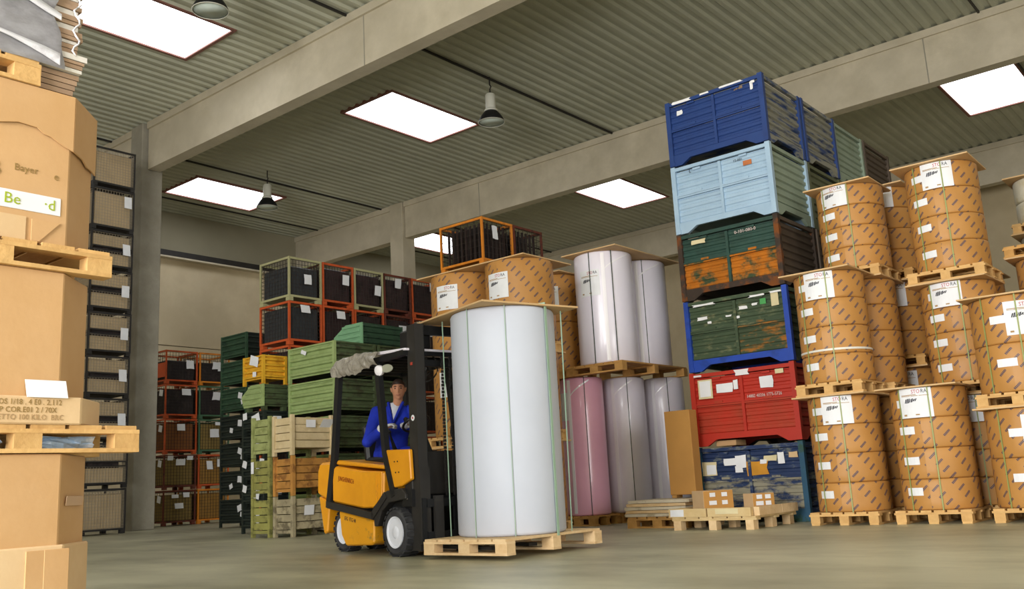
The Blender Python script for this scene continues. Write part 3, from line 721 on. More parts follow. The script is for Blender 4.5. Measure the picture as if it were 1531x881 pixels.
# olive container
for x, z, w, h, s_ in ((-0.45, 0.93, 0.4, 0.035, 1), (0.35, 0.93, 0.28, 0.03, 2), (0.62, 0.94, 0.2, 0.03, 9), (-0.5, 0.74, 0.18, 0.05, 3), (-0.4, 0.67, 0.07, 0.04, 4), (0.12, 0.8, 0.14, 0.05, 5), (0.0, 0.77, 0.05, 0.06, 6), (0.3, 0.82, 0.1, 0.035, 7), (0.02, 0.68, 0.1, 0.04, 8), (-0.1, 0.72, 0.1, 0.03, 11)):
    cpatch(2, x, z, w, h, m_chip, 0.6, s_, lb='bare white patch')
cpatch(2, 0.59, 0.85, 0.11, 0.2, m_papery, 0.15, 12, lb='yellow and white paper'); cpatch(2, 0.42, 0.84, 0.09, 0.08, M('green_sticker', '4fa45a', 0.6), 0.2, 13, lb='small green sticker')
# green / rust
cpatch(3, -0.43, 0.83, 0.26, 0.08, m_papery, 0.5, 14); text('lettering', '0-101-080-0', 0.065, m_text_w, CT[3], (0.28, F+0.018, 0.84), (PI/2, 0, 0))
# pale blue
cpatch(4, 0.42, 0.80, 0.13, 0.07, M('rust_sticker', 'b0693c', 0.7), 0.05, 15, lb='rust coloured sticker')
text('lettering', 'L', 0.07, m_text_d, CT[4], (-0.47, F+0.018, 0.9), (PI/2, 0, 0)); text('lettering', '15-001', 0.05, m_text_d, CT[4], (0.28, F+0.018, 0.87), (PI/2, 0, 0))
# dark blue
for x, z, w, h, s_ in ((-0.5, 0.96, 0.34, 0.05, 21), (-0.12, 0.965, 0.16, 0.03, 22), (0.3, 0.97, 0.42, 0.03, 23), (-0.55, 0.8, 0.11, 0.08, 24), (0.6, 0.86, 0.05, 0.14, 25), (0.63, 0.9, 0.07, 0.04, 26)):
    cpatch(5, x, z, w, h, m_chip, 0.5, s_, lb='bare white patch')
text('lettering', '28-88', 0.06, m_text_f, CT[5], (0.4, F+0.018, 0.88), (PI/2, 0, 0))
# navy
for x, z, w, h, s_, mt_ in ((-0.6, 0.72, 0.24, 0.2, 31, m_papery), (-0.57, 0.71, 0.15, 0.14, 32, m_paper), (-0.28, 0.8, 0.2, 0.1, 33, m_paper), (-0.12, 0.8, 0.16, 0.18, 34, m_paper), (-0.16, 0.7, 0.12, 0.09, 35, m_paper), (0.45, 0.82, 0.1, 0.16, 36, m_paper), (0.3, 0.82, 0.2, 0.08, 37, m_papery), (0.62, 0.85, 0.13, 0.08, 38, m_card2), (0.2, 0.78, 0.1, 0.06, 39, m_paper)):
    cpatch(0, x, z, w, h, mt_, 0.3, s_).location.y -= 0.001*(s_ % 5)
cpatch(0, 0.1, 0.7, 0.34, 0.2, M('yellow_patch', 'c48a2a', 0.7, 0.15, 6), 0.3, 40, lb='worn yellow patch').location.y += 0.002

# ------------------------------------------------------------------ mesh boxes (wire crates)
def wire_mesh(w, h, nx, nz):
    def f():
        b = MB(); r = 0.0035
        for i in range(nx+1): x = -w/2+w*i/nx; b.bar((x, 0, -h/2), (x, 0, h/2), r)
        for i in range(nz+1): z = -h/2+h*i/nz; b.bar((-w/2, 0.006, z), (w/2, 0.006, z), r)
        return b.mesh('wire_grid', fix=False)
    return cached(('wire', round(w, 3), round(h, 3), nx, nz), f)
m_orange = M('orange_frame_paint', 'c4562a', 0.55, 0.12, 4, 'a8451f', 0.35, 5, spec=0.35)
m_yor = M('yellow_orange_frame_paint', 'd78326', 0.55, 0.12, 4, 'b96a1c', 0.35, 5)
m_khaki = M('khaki_frame_paint', 'a8a57c', 0.55, 0.1, 4)
m_gframe = M('green_frame_paint', '466a50', 0.55, 0.12, 4)
m_rusty = M('rusty_frame', '6a3526', 0.75, 0.2, 5, '4a2820', 0.4, 5)
m_loadd = M('dark_sacks', '2b2627', 0.65, 0.3, 3, '3c3433', 0.4, 5, 0.5, 7)
m_loadp = M('dark_plum_sheeting', '3a2a2c', 0.45, 0.25, 4, '2a2022', 0.4, 5, 0.4, 8)
m_loadg = M('dark_grey_sheeting', '3d4144', 0.5, 0.2, 4, '34363a', 0.4, 4, 0.4, 8)
m_loado = M('ochre_cartons', 'a37a3a', 0.8, 0.12, 4)
m_loadk = M('khaki_cartons', '8a7440', 0.8, 0.12, 4)
m_loadb = M('brown_cartons', '84532c', 0.8, 0.12, 4)
m_loadt = M('tan_cartons', 'bba684', 0.8, 0.1, 4)
m_wire = M('grey_wire', 'a79c8a', 0.5, 0.1, 5, metal=0.4)
m_wired = M('dark_wire', '37302d', 0.55, 0.15, 5, metal=0.2)
def wirebox(label, x0, y0, z0, w, d, h, fr, load, fill=0.9, wire=None, group='stacked wire mesh boxes', papers=(), nx=10, nz=9, gap=None, open_top=0.0, name='wire_mesh_box'):
    t = thing(name, label, 'crate', (x0+w/2, y0+d/2, z0), 0, group)
    p = 0.04; wire = wire or m_wired
    for sx in (-1, 1):
        for sy in (-1, 1):
            bx('corner_post', (sx*(w/2-p/2), sy*(d/2-p/2), h/2+0.04), (p, p, h-0.09), fr, t)
            bx('foot', (sx*(w/2-0.06), sy*(d/2-0.06), 0.045), (0.11, 0.11, 0.08), fr, t)
    for z in (0.11, h-0.03):
        for s_ in (-1, 1):
            bx('rail', (0, s_*(d/2-p/2), z), (w-2*p, p*0.8, 0.045), fr, t); bx('rail', (s_*(w/2-p/2), 0, z), (p*0.8, d-2*p, 0.045), fr, t)
    mh = h-0.2
    zc = 0.135+mh/2
    for s_ in (-1, 1):
        obj('wire_panel', wire_mesh(w-2*p, mh, nx, nz), wire, t, (0, s_*(d/2-0.02), zc), kind='stuff')
        if gap is None: obj('wire_panel', wire_mesh(d-2*p, mh, nx, nz), wire, t, (s_*(w/2-0.02), 0, zc), (0, 0, PI/2), kind='stuff')
        else:
            for zz in (0.135+mh*0.21, 0.135+mh*0.79): obj('wire_panel', wire_mesh(d-2*p, mh*0.42, nx, 5), wire, t, (s_*(w/2-0.02), 0, zz), (0, 0, PI/2), kind='stuff')
            bx('flap_bar', (s_*(w/2-0.02), 0, 0.135+mh*0.44), (0.03, d-2*p, 0.03), m_dark, t); bx('flap_bar', (s_*(w/2-0.02), 0, 0.135+mh*0.56), (0.03, d-2*p, 0.03), m_dark, t)
    bx('base_plate', (0, 0, 0.11), (w-2*p-0.01, d-2*p-0.01, 0.02), fr, t)
    if load is not None:
        lh = mh*fill
        if gap is None: bx('load', (0, 0, 0.125+lh/2), (w-0.13, d-0.13, lh), load, t, bevel=0.03)
        else:
            bx('load', (0, 0, 0.125+mh*0.2), (w-0.13, d-0.13, mh*0.4), load, t, bevel=0.02); bx('load', (0, 0, 0.125+mh*0.79), (w-0.13, d-0.13, mh*0.38), load, t, bevel=0.02)
            bx('load', (0, 0, 0.125+mh*0.5), (w-0.3, d-0.3, mh*0.19), m_loadd, t)
    for i, (face, u, z, pw, ph_, r) in enumerate(papers):
        if face == 'x': patch('paper_label', pw, ph_, m_paper, t, (w/2+0.012, u, z), (random.uniform(-0.25, 0.25), 0, PI/2), 0.12 if r == 0 else 0.25, i+int(z*50)+len(LABELS), 'white paper tag')
        else: patch('paper_label', pw, ph_, m_paper, t, (u, -d/2-0.012, z), (0, r, 0), 0.12, i+int(z*50)+len(LABELS), 'white paper tag')
    return t
# racks of the far left corner (two columns, five tiers)
Z5 = [0.0, 1.002, 2.004, 3.036, 4.038]
colA = [(m_rusty, m_loadk, [('x', -0.15, 0.82, 0.22, 0.1, 0), ('x', 0.2, 0.85, 0.2, 0.14, 0), ('x', -0.02, 0.55, 0.28, 0.16, 0)], 'khaki-filled'), (m_rusty, m_loadk, [('x', -0.32, 0.9, 0.18, 0.13, 0), ('x', 0.3, 0.9, 0.2, 0.12, 0), ('x', 0.0, 0.78, 0.3, 0.18, 0)], 'khaki-filled'),
        (m_orange, m_loadb, [('x', 0.0, 0.78, 0.26, 0.2, 0)], 'brown-filled'), (m_orange, m_loadd, [('x', 0.15, 0.78, 0.3, 0.2, 0)], 'dark-filled'), (m_orange, m_loadd, [('x', 0.26, 0.6, 0.26, 0.28, 1)], 'half-filled')]
colB = [(m_yor, m_loado, [], 'ochre-filled'), (m_orange, m_loado, [('x', 0.2, 0.74, 0.2, 0.24, 0), ('x', -0.15, 0.68, 0.2, 0.26, 0)], 'ochre-filled'), (m_gframe, m_loadk, [('x', 0.0, 0.62, 0.32, 0.26, 1), ('x', 0.12, 0.9, 0.2, 0.1, 0)], 'khaki-filled'), (m_gframe, m_loadd, [('x', 0.05, 0.7, 0.28, 0.26, 1)], 'dark-filled'), (m_yor, m_loadd, [('x', 0.05, 0.62, 0.3, 0.24, 1), ('x', 0.2, 0.55, 0.22, 0.2, 1)], 'half-filled')]
TN = ('floor', 'second', 'third', 'fourth', 'top')
for cn, y0, cl in (('front', 14.36, colA), ('rear', 15.46, colB)):
    for i, (fr, ld, pp, dn_) in enumerate(cl):
        t = wirebox('%s %s-framed mesh box, %s tier, %s column by beige wall' % (dn_, {'orange_frame_paint': 'orange', 'rusty_frame': 'rust', 'green_frame_paint': 'green', 'yellow_orange_frame_paint': 'yellow-orange'}[fr.name], TN[i], cn), -26.1, y0, Z5[i], 1.1, 1.03, 1.0 if i != 2 else 1.03, fr, ld, 0.93 if i < 3 else (0.9 if i == 3 else 0.72), papers=pp)
        if cn == 'front' and i < 4: patch('paper_label', 0.2, 0.2, m_paper, t, (0.35, -0.53, 0.75), (0, 0.2, 0), 0.2, i, 'white paper tag')
        if i == 4 and cn == 'front': bx('flap', (0, -0.5, 0.42), (1.0, 0.03, 0.42), M('bright_orange_paint', 'd4582a', 0.5, 0.08, 4), t)
# tall stack beside the near column
zs = [0.0, 1.06, 2.12, 3.18, 4.2, 5.26, 6.32, 7.3, 8.4]
for i, z in enumerate(zs):
    h_ = (zs[i+1]-z if i < 8 else 1.04)
    wirebox('tan-filled mesh box, %s tier of stack beside the near column' % ('floor', 'second', 'third', 'fourth', 'fifth', 'sixth', 'seventh', 'eighth', 'top')[i], -22.72+random.uniform(-.02, .02), 10.44, z, 1.02, 1.08, h_, m_dark, m_loadt, 0.95, m_wire, papers=[('x', 0.36, 0.55 if i < 7 else 0.8, 0.2, 0.3, 0)] if i in (3, 4, 5, 6, 7, 2) else (), nx=14, nz=12, gap=None if i in (0, 7, 8) else 1)
# dark row of mesh boxes in the middle (top two of six tiers in view)
for k in range(5):
    for i in range(6):
        fr = {4: (m_orange, m_orange, m_orange, m_rusty, m_orange)[k], 5: (m_khaki, m_orange, m_khaki, m_rusty, m_orange)[k]}.get(i, m_rusty if k % 2 else m_orange)
        ld = m_loadg if (k, i) in ((0, 5), (0, 4)) else m_loadp
        pp = ()
        if i == 5: pp = [('x', (0.05, 0.2, 0.25, 0.0, 0.25)[k], (0.5, 0.62, 0.5, 0.75, 0.8)[k], 0.2, 0.24, 1)]
        if i == 4: pp = [('x', (-0.02, 0.05, 0.1, 0.1, 0.1)[k], (0.78, 0.75, 0.5, 0.6, 0.6)[k], 0.24, 0.18, 0)]
        wirebox('%s mesh box with dark load, %s tier, %s of middle row' % ({'orange_frame_paint': 'orange', 'rusty_frame': 'rusty', 'khaki_frame_paint': 'khaki'}[fr.name], ('floor', 'second', 'third', 'fourth', 'fifth', 'top')[i], ('first', 'second', 'third', 'fourth', 'fifth')[k]),
                -16.62, 11.68+k*0.885, i*0.925, 1.02, 0.86, 0.93 if i < 5 else 0.95, fr, ld, 0.95 if not (i == 5 and k == 0) else 0.85, papers=pp)
# orange boxes of black bars above the kraft reels
m_tube = M('black_bars', '2e2320', 0.5, 0.25, 5, spec=0.4)
for k, fr in enumerate((m_yor, m_orange)):
    for i in range(6):
        lab = '%s mesh box %s above the kraft reels' % (('yellow-orange', 'rust-red')[k], ('on floor tier, hidden', 'on second tier, hidden', 'on third tier, hidden', 'on fourth tier, hidden', 'on fifth tier', 'of black bars')[i])
        t = wirebox(lab, -12.5, 13.0+k*0.95, i*0.955, 1.13, 0.92, 0.95, fr if k == 0 else m_rusty, m_loadp if i < 5 else None, nx=6, nz=6, papers=[('x', -0.1, 0.68, 0.17, 0.3, 1)] if (i == 5 and k == 0) else ())
        if i == 5:
            for j in range(9): bx('bar', (-0.46+j*0.115, -0.3, 0.5), (0.045, 0.03, 0.74), m_tube, t)
            for j in range(6): bx('bar', (0.45, -0.3+j*0.12, 0.5), (0.03, 0.045, 0.74), m_tube, t)
            bx('load', (-0.1, 0.05, 0.5), (0.7, 0.5, 0.7), m_loadd, t)

# ------------------------------------------------------------------ ribbed steel bins
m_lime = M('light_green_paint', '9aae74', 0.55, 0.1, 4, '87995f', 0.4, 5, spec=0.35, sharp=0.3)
m_limed = M('green_with_shade', '4c5a3c', 0.6, 0.15, 4, '3d3f2c', 0.4, 5)  # darker copy of the light green: side faces' shade put into the colour
m_mint = M('mint_green_paint', '7fae86', 0.55, 0.1, 4)
m_dgbin = M('bottle_green_paint', '35513c', 0.6, 0.15, 4, '2b4032', 0.4, 5)
m_blkbin = M('black_green_with_shade', '232b26', 0.6, 0.2, 4)
m_ylbin = M('yellow_bin_paint', 'd9a52c', 0.55, 0.12, 4, 'b98420', 0.35, 5)
def bin_(label, x0, y0, z0, w, d, h, fr, side=None, ribs=4, leg=0.1, group='ribbed steel bins', papers=(), name='steel_bin'):
    side = side or fr
    t = thing(name, label, 'bin', (x0+w/2, y0+d/2, z0), 0, group)
    p = 0.055
    for sx in (-1, 1):
        for sy in (-1, 1): bx('corner_post', (sx*(w/2-p/2), sy*(d/2-p/2), h/2), (p, p, h-0.004), fr if sy < 0 else side, t)
    ph = h-leg-0.03
    obj('front_panel', ribbed(w-2*p, ph, ribs, 0.045, 0.42), fr, t, (0, -d/2+0.045, leg+ph/2)); obj('rear_panel', ribbed(w-2*p, ph, ribs, 0.045, 0.42), side, t, (0, d/2-0.045, leg+ph/2), (0, 0, PI))
    for sx in (-1, 1): obj('side_panel', ribbed(d-2*p, ph, ribs, 0.045, 0.42), side, t, (sx*(w/2-0.045), 0, leg+ph/2), (0, 0, sx*PI/2))
    bx('floor_plate', (0, 0, leg+0.01), (w-2*p, d-2*p, 0.02), side, t)
    for sy in (-1, 1): bx('rim', (0, sy*(d/2-0.02), h-0.02), (w-2*p, 0.03, 0.03), fr, t)
    for sx in (-1, 1): bx('rim', (sx*(w/2-0.02), 0, h-0.02), (0.03, d-2*p, 0.03), side, t)
    for i, (face, u, z, pw, ph_) in enumerate(papers):
        if face == 'x': patch('paper_label', pw, ph_, m_paper, t, (w/2+0.006, u, z), (random.uniform(-0.4, 0.4), 0, PI/2), 0.25, i+int(z*50)+len(LABELS), 'white paper tag')
        else: patch('paper_label', pw, ph_, m_paper, t, (u, -d/2-0.004, z), (0, random.uniform(-0.4, 0.4), 0), 0.25, i+int(z*50)+len(LABELS), 'white paper tag')
    return t
T7 = ('floor', 'second', 'third', 'fourth', 'fifth', 'sixth', 'top')
for i in range(5):
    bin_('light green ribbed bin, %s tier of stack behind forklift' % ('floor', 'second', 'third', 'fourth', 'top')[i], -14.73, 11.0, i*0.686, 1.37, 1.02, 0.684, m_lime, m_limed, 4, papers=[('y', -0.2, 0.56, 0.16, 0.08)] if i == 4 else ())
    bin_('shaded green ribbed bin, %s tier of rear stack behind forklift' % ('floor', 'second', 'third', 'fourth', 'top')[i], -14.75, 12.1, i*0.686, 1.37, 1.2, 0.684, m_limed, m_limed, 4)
for i in range(7):
    bin_('bottle green ribbed bin, %s tier of tall dark stack' % T7[i], -20.1, 13.0, i*0.655, 1.07, 0.62, 0.653, m_dgbin if i > 3 else m_blkbin, m_blkbin, 4, papers=[('y', 0.3, 0.45, 0.18, 0.16), ('y', -0.05 if i % 2 else 0.4, 0.3, 0.14, 0.12)] if i < 5 else ())  # near-black side faces: their shade is put into the colour
for i in range(6):
    z = i*0.455
    if i == 5: continue
    bin_('black ribbed bin with tags, %s tier under the yellow bin' % T7[i], -15.68, 10.62, z, 0.72, 0.6, 0.453, m_blkbin, m_blkbin, 3, papers=[('y', 0.1, 0.3, 0.26, 0.22), ('y', -0.25, 0.38, 0.14, 0.14), ('y', 0.3, 0.42, 0.15, 0.1)][:(1 + i % 3)] + [('x', 0, 0.3, 0.2, 0.14)])
def skip(label, x0, y0, z0, w, d, h, fr, side, leg=0.08):
    """bin with one bevelled end wall, cut-off corner to the left"""
    t = thing('tapered_skip', label, 'skip', (x0+w/2, y0+d/2, z0), 0, 'tapered steel skips')
    poly = [(-w/2, leg+h*0.36), (-w/2+w*0.1, leg), (w/2, leg), (w/2, h), (-w/2+w*0.42, h), (-w/2, leg+h*0.45)]
    obj('end_wall', MB().prism(poly, -d/2, -d/2+0.03).mesh('end'), fr, t); obj('end_wall', MB().prism(poly, d/2-0.03, d/2).mesh('end'), side, t)
    for k in range(4):
        z = leg+(h-leg)*(k+0.5)/4.2+0.02; xa = -w/2+0.06 if z < leg+h*0.42 else -w/2+0.06+(z-leg-h*0.42)*w*0.42/(h*0.55)
        obj('rib', MB().box(((xa+w/2-0.06)/2, -d/2-0.012, z), (w/2-0.06-xa, 0.024, 0.05)).mesh('rib', bevel=0.008), fr, t)
    obj('side_panel', ribbed(d-0.06, h-leg, 4, 0.03, 0.5), side, t, (w/2-0.03, 0, leg+(h-leg)/2), (0, 0, PI/2))
    bx('floor_plate', (0.03, 0, leg+0.015), (w-0.2, d-0.06, 0.03), side, t)
    obj('sloped_wall', MB().prism([(-w/2, leg+h*0.45), (-w/2+0.03, leg+h*0.45), (-w/2+w*0.42+0.03, h), (-w/2+w*0.42, h)], -d/2+0.03, d/2-0.03).mesh('slope'), side, t)
    for sx in (-0.3, 0.38):
        for sy in (-1, 1): bx('foot', (sx*w, sy*(d/2-0.08), leg/2), (0.09, 0.09, leg), side, t)
    return t
skip('mint green skip with cut-off corner on the green bins', -14.74, 12.14, 3.432, 0.86, 1.1, 0.52, m_mint, m_dgbin)  # sides darker than the mint end wall, shade put into the colour
skip('small green skip squeezed beneath the yellow bin', -15.66, 10.6, 2.277, 0.7, 0.6, 0.5, m_lime, m_limed)
bin_('yellow ribbed bin with paper, above the small green skip', -15.63, 10.6, 2.78, 0.66, 0.56, 0.56, m_ylbin, m_ylbin, 4, papers=[('y', 0.05, 0.46, 0.28, 0.2), ('y', 0.06, 0.2, 0.12, 0.1)])

# ------------------------------------------------------------------ wooden crates by the forklift's tail
m_cream = M('cream_planks', 'd2bf98', 0.8, 0.1, 4, 'bda87c', 0.35, 5, 0.15, 25, sharp=0.4)
m_oplank = M('orange_brown_planks', 'b5813f', 0.8, 0.2, 4, '85592c', 0.4, 5, 0.2, 25)
m_gplank = M('weathered_grey_planks', 'a59a7c', 0.85, 0.2, 4, '6f6650', 0.42, 5, 0.25, 25)
m_grplank = M('green_painted_planks', '9aa168', 0.8, 0.14, 4, '7f8650', 0.4, 5, 0.2, 25)
m_grplank2 = M('mossy_planks', '939150', 0.8, 0.16, 4, '6b6a3c', 0.4, 5, 0.2, 25)
def crate(label, x0, y0, z0, w, d, h, mat, pm=None, np_=4, leg=0.12, papers=()):
    t = thing('wooden_crate', label, 'crate', (x0+w/2, y0+d/2, z0), 0, 'plank crates by the forklift')
    p = 0.06; pm = pm or mat
    for sx in (-1, 1):
        for sy in (-1, 1): bx('corner_post', (sx*(w/2-p/2), sy*(d/2-p/2), h/2), (p, p, h-0.003), pm, t)
    bh = (h-leg-0.04)/np_
    for i in range(np_):
        z = leg+bh*(i+0.5)
        for sy in (-1, 1): bx('plank', (0, sy*(d/2-p+0.02)+random.uniform(-.003, .003), z), (w-2*p, 0.022, bh-0.014), mat, t)
        for sx in (-1, 1): bx('plank', (sx*(w/2-p+0.02)+random.uniform(-.003, .003), 0, z), (0.022, d-2*p, bh-0.014), mat, t)
    bx('base_panel', (0, 0, leg+0.012), (w-2*p-0.02, d-2*p-0.02, 0.024), mat, t)
    for sy in (-1, 1): bx('base_rail', (0, sy*(d/2-p/2), leg-0.03), (w-2*p, p*0.7, 0.05), pm, t)
    for i, (face, u, z, pw, ph_, r) in enumerate(papers):
        if face == 'x': patch('paper_label', pw, ph_, m_paper, t, (w/2+0.002, u, z), (r, 0, PI/2), 0.08, i+7, 'white paper tag')
        else: patch('paper_label', pw, ph_, m_paper, t, (u, -d/2-0.002, z), (0, r, 0), 0.08, i+9, 'white paper tag')
    return t
crate('weathered grey plank crate on the floor behind forklift', -13.28, 9.6, 0.0, 0.53, 0.86, 0.655, m_gplank, papers=[('x', -0.1, 0.42, 0.2, 0.16, 0.1)])
crate('orange-brown plank crate in middle of crate stack', -13.28, 9.6, 0.66, 0.53, 0.86, 0.65, m_oplank)
crate('cream plank crate on top behind forklift', -13.29, 9.59, 1.315, 0.54, 0.88, 0.67, m_cream, papers=[('x', -0.05, 0.52, 0.2, 0.13, 0.0), ('x', 0.27, 0.5, 0.24, 0.24, 0.7)])
for i in range(3):
    crate('green plank crate, %s tier left of the cream one' % ('floor', 'middle', 'top')[i], -13.9, 9.6, 0.66*i, 0.53, 0.86, 0.655 if i < 2 else 0.69, m_grplank if i == 2 else m_grplank2, papers=[('y', -0.22, 0.5, 0.08, 0.2, 0.0)] if i == 1 else ())

# ------------------------------------------------------------------ tall cartons on pallets at the left
def octp(x0, x1, y0, y1, c):
    return [(x0+c, y0), (x1-c, y0), (x1, y0+c), (x1, y1-c), (x1-c, y1), (x0+c, y1), (x0, y1-c), (x0, y0+c)]
def octabin(label, x1, y1, z0, z1, w=1.14, l=1.16, c=0.25, mat=m_card):
    t = thing('octagonal_carton', label, 'box', (x1-w/2, y1-l/2, z0), 0, 'tall octagonal cartons')
    obj('body', MB().prism(octp(-w/2, w/2, -l/2, l/2, c), 0, z1-z0, 'z').mesh('carton', bevel=0.006), mat, t)
    return t
def vpal(label, x1, y1, z, l=1.2, w=1.0, mat=m_wood): return pallet(label, x1-w/2, y1-l/2, z, l, w, mat, PI/2, 6, 'wooden pallets under reels and boxes')
vpal('bottom pallet under the left-hand carton tower', -5.02, 2.6, 0.0)
o1 = octabin('bottom octagonal carton of the left-hand tower', -5.02, 2.55, 0.146, 0.94)
tr = MB().prism(octp(-0.585, 0.585, -0.60, 0.605, 0.25), 0, 0.33, 'z'); obj('base_tray', tr.mesh('tray', bevel=0.008), m_card2, o1, (0, 0, 0.0))
patch('packing_tape', 0.24, 0.05, M('clear_tape', 'c9a888', 0.25, 0.05, 5), o1, (0.57-0.12+0.005, 0.58-0.12+0.002, 0.55), (0.12, 0.0, PI*0.75), 0)
for k, (y, a) in enumerate(((0.33, 0.2), (0.42, -0.05))): bx('tray_flap', (0.583, y-0.1, 0.16), (0.012, 0.13, 0.3), m_card, o1, (0, 0, 0.02), 0.003)
vpal('lower middle pallet of the left-hand carton tower', -5.0, 2.72, 0.945)
def crumple(name, d, mat, parent, loc, seed=0, amp=0.25, sub=3):
    bm = bmesh.new(); bmesh.ops.create_cube(bm, size=1); bmesh.ops.subdivide_edges(bm, edges=bm.edges[:], cuts=sub, use_grid_fill=True)
    for v in bm.verts:
        n_ = noise.noise_vector(v.co*3.1+Vector((seed, seed, 0)))
        v.co = Vector((v.co.x*d[0], v.co.y*d[1], v.co.z*d[2])) + Vector((n_.x*d[0], n_.y*d[1]*0.3, n_.z*d[2]))*amp
    me = bpy.data.meshes.new(name); bm.to_mesh(me); bm.free(); me.materials.append(None)
    return obj(name, me, mat, parent, loc)
m_bluef = M('blue_plastic_film', '9cb6d2', 0.25, 0.12, 6, 'c2d2e2', 0.4, 8, 0.4, 20, spec=0.6)
for k, (y, l_) in enumerate(((1.93, 0.16), (2.34, 0.32))):
    f_ = crumple('liner_bag', (0.3, l_, 0.066), m_bluef, o1, (0.36, y-(2.55-0.58), 1.004-0.146), k+3, 0.2); f_['label'] = 'blue plastic liner bulging into the pallet'
o2 = octabin('middle octagonal carton of the left-hand tower', -5.03, 2.53, 1.091, 1.915)
tr = MB().prism(octp(-0.60, 0.605, -0.60, 0.665, 0.2), 0, 0.145, 'z'); t_ = obj('base_tray', tr.mesh('tray', bevel=0.008), m_card2, o2, (0, -0.03, 0.0)); t_['label'] = 'pale tray with stencilled lettering'
for k, (s_, z, mt_) in enumerate((('LOS 1/18 . 4 E0 . 2.112', 0.112, m_text_b), ('P COR.E01 2 / 70X', 0.072, m_text_b), ('NETTO 100 KILO  BRC', 0.034, m_text_f))):
    text('lettering', s_, 0.04, mt_, o2, (0.6075, 0.16, z), (PI/2, 0, PI/2), xs=0.9)
pp_ = obj('document_pouch', MB().box((0, 0, 0), (0.004, 0.21, 0.1)).mesh('pouch'), m_paper, None, (-5.0, 2.2, 1.275), (0, -0.35, 0)); tag(pp_, 'white paper leaning above the stencilled carton tray', 'paper')
vpal('upper middle pallet of the left-hand carton tower', -5.0, 2.53, 1.917)
o3 = octabin('top octagonal carton with a torn lid skirt', -5.03, 2.52, 2.063, 2.925, c=0.24)
# lid skirt with torn lower edge, in three faces
def skirt(poly_pts, z0s, z1):
    b = MB()
    for (a, c), (za, zc) in zip(zip(poly_pts[:-1], poly_pts[1:]), zip(z0s[:-1], z0s[1:])):
        a, c = Vector(a), Vector(c); d = (c-a).normalized(); nrm = Vector((d.y, -d.x)); nseg = 5; vs = []
        for k in range(nseg+1):
            p = a.lerp(c, k/nseg); z = za+(zc-za)*k/nseg+(random.uniform(-0.012, 0.012) if 0 < k < nseg else 0)
            for e in (0, 0.008): q = p+nrm*e; vs += [(q.x, q.y, z), (q.x, q.y, z1)]
        fs = []
        for k in range(nseg):
            i = 4*k; j = i+4; fs += [(i+2, j+2, j+3, i+3), (i, i+1, j+1, j), (i, j, j+2, i+2), (i+1, i+3, j+3, j+1)]
        fs += [(0, 2, 3, 1), (4*nseg, 4*nseg+1, 4*nseg+3, 4*nseg+2)]
        b.add(vs, fs)
    return b.mesh('skirt')
lid = obj('lid', skirt([(0.578, -0.34), (0.578, 0.15), (0.578, 0.35), (0.335, 0.593)], [0.62, 0.64, 0.55, 0.525], 0.872), m_card, o3); lid['label'] = 'torn lid skirt'
obj('lid_top', MB().prism(octp(-0.575, 0.578, -0.585, 0.585, 0.24), 0.862, 0.874, 'z').mesh('lid'), m_card, lid)
obj('tape_flap', MB().box((0.575, -0.03, 0.066), (0.006, 0.3, 0.128)).mesh('flap'), m_card2, o3)
obj('tape_flap', MB().prism([(0.02, 0.0), (0.06, 0.0), (0.17, 0.12), (0.02, 0.12)], 0.571, 0.58, 'x').mesh('flap'), m_card, o3, (0, 0.13, 0.003))
sl = obj('printed_strip', MB().box((0.573, -0.02, 0.215), (0.004, 0.64, 0.1)).mesh('strip', bevel=0.0015), m_paper, o3); sl['label'] = 'white strip with green letters'
text('lettering', 'Be', 0.085, m_text_g, sl, (0.577, 0.045, 0.215), (PI/2, 0, PI/2)); text('lettering', '·d', 0.085, m_text_g, sl, (0.577, 0.24, 0.215), (PI/2, 0, PI/2))
text('lettering', 'Bayer', 0.055, m_text_b, o3, (0.573, 0.11, 0.395), (PI/2, 0, PI/2)); text('lettering', 'B', 0.12, m_text_b, o3, (0.573, -0.05, 0.37), (PI/2, 0, PI/2)); text('lettering', 'e', 0.06, m_text_b, o3, (0.573, 0.27, 0.385), (PI/2, 0, PI/2))
vpal('top pallet under the film-wrapped sheet stack', -5.0, 2.09, 2.94, 1.2, 1.0, m_woodn if False else m_wood)
wb_ = thing('wrapped_sheet_stack', 'film-wrapped stack of cardboard sheets atop the left tower', 'sheet stack', (-5.6, 1.73, 3.087))
for k in range(4): bx('sheet', (0.0, 0.485-0.01*k, -0.018-0.033*k), (1.1, 0.21, 0.028), M('corrugated_edges', 'a58a72', 0.8, 0.15, 6), wb_)
z = 0.0; rng = random.Random(4); k = 0
m_sheet = M('corrugated_edges', 'a58a72', 0.8, 0.15, 6); m_sheetw = M('pale_sheet_edges', 'd4cfc8', 0.6, 0.1, 6)
while z < 1.15:
    th = rng.uniform(0.02, 0.038); e = rng.uniform(-0.02, 0.015)+0.03*(z < 0.1)
    bx('sheet', (0.0+e*0.4, e, z+th/2), (1.14, 1.16, th-0.004), m_sheet if k % 3 else m_sheetw, wb_); z += th; k += 1
m_wrap = M('stretch_film', 'aeacb2', 0.16, 0.1, 2, 'e2e2e8', 0.38, 3.0, 0.5, 5, spec=0.7, stretch=(1, 1, 2), sharp=0.35)
bm = bmesh.new(); nu, nv = 26, 26; gr = []
for i in range(nu+1):
    row = []
    for j in range(nv+1):
        u = i/nu; v = j/nv; y = -0.6+(1.06+0.03*math.sin(9*v+2)+0.04*noise.noise(Vector((3, v*9, 1))))*u; zz = -0.01+1.17*v
        row.append(bm.verts.new((0.6+0.012*noise.noise(Vector((y*4, zz*7-y*5, 0)))+0.006*noise.noise(Vector((y*15, zz*15, 2))), y, zz)))
    gr.append(row)
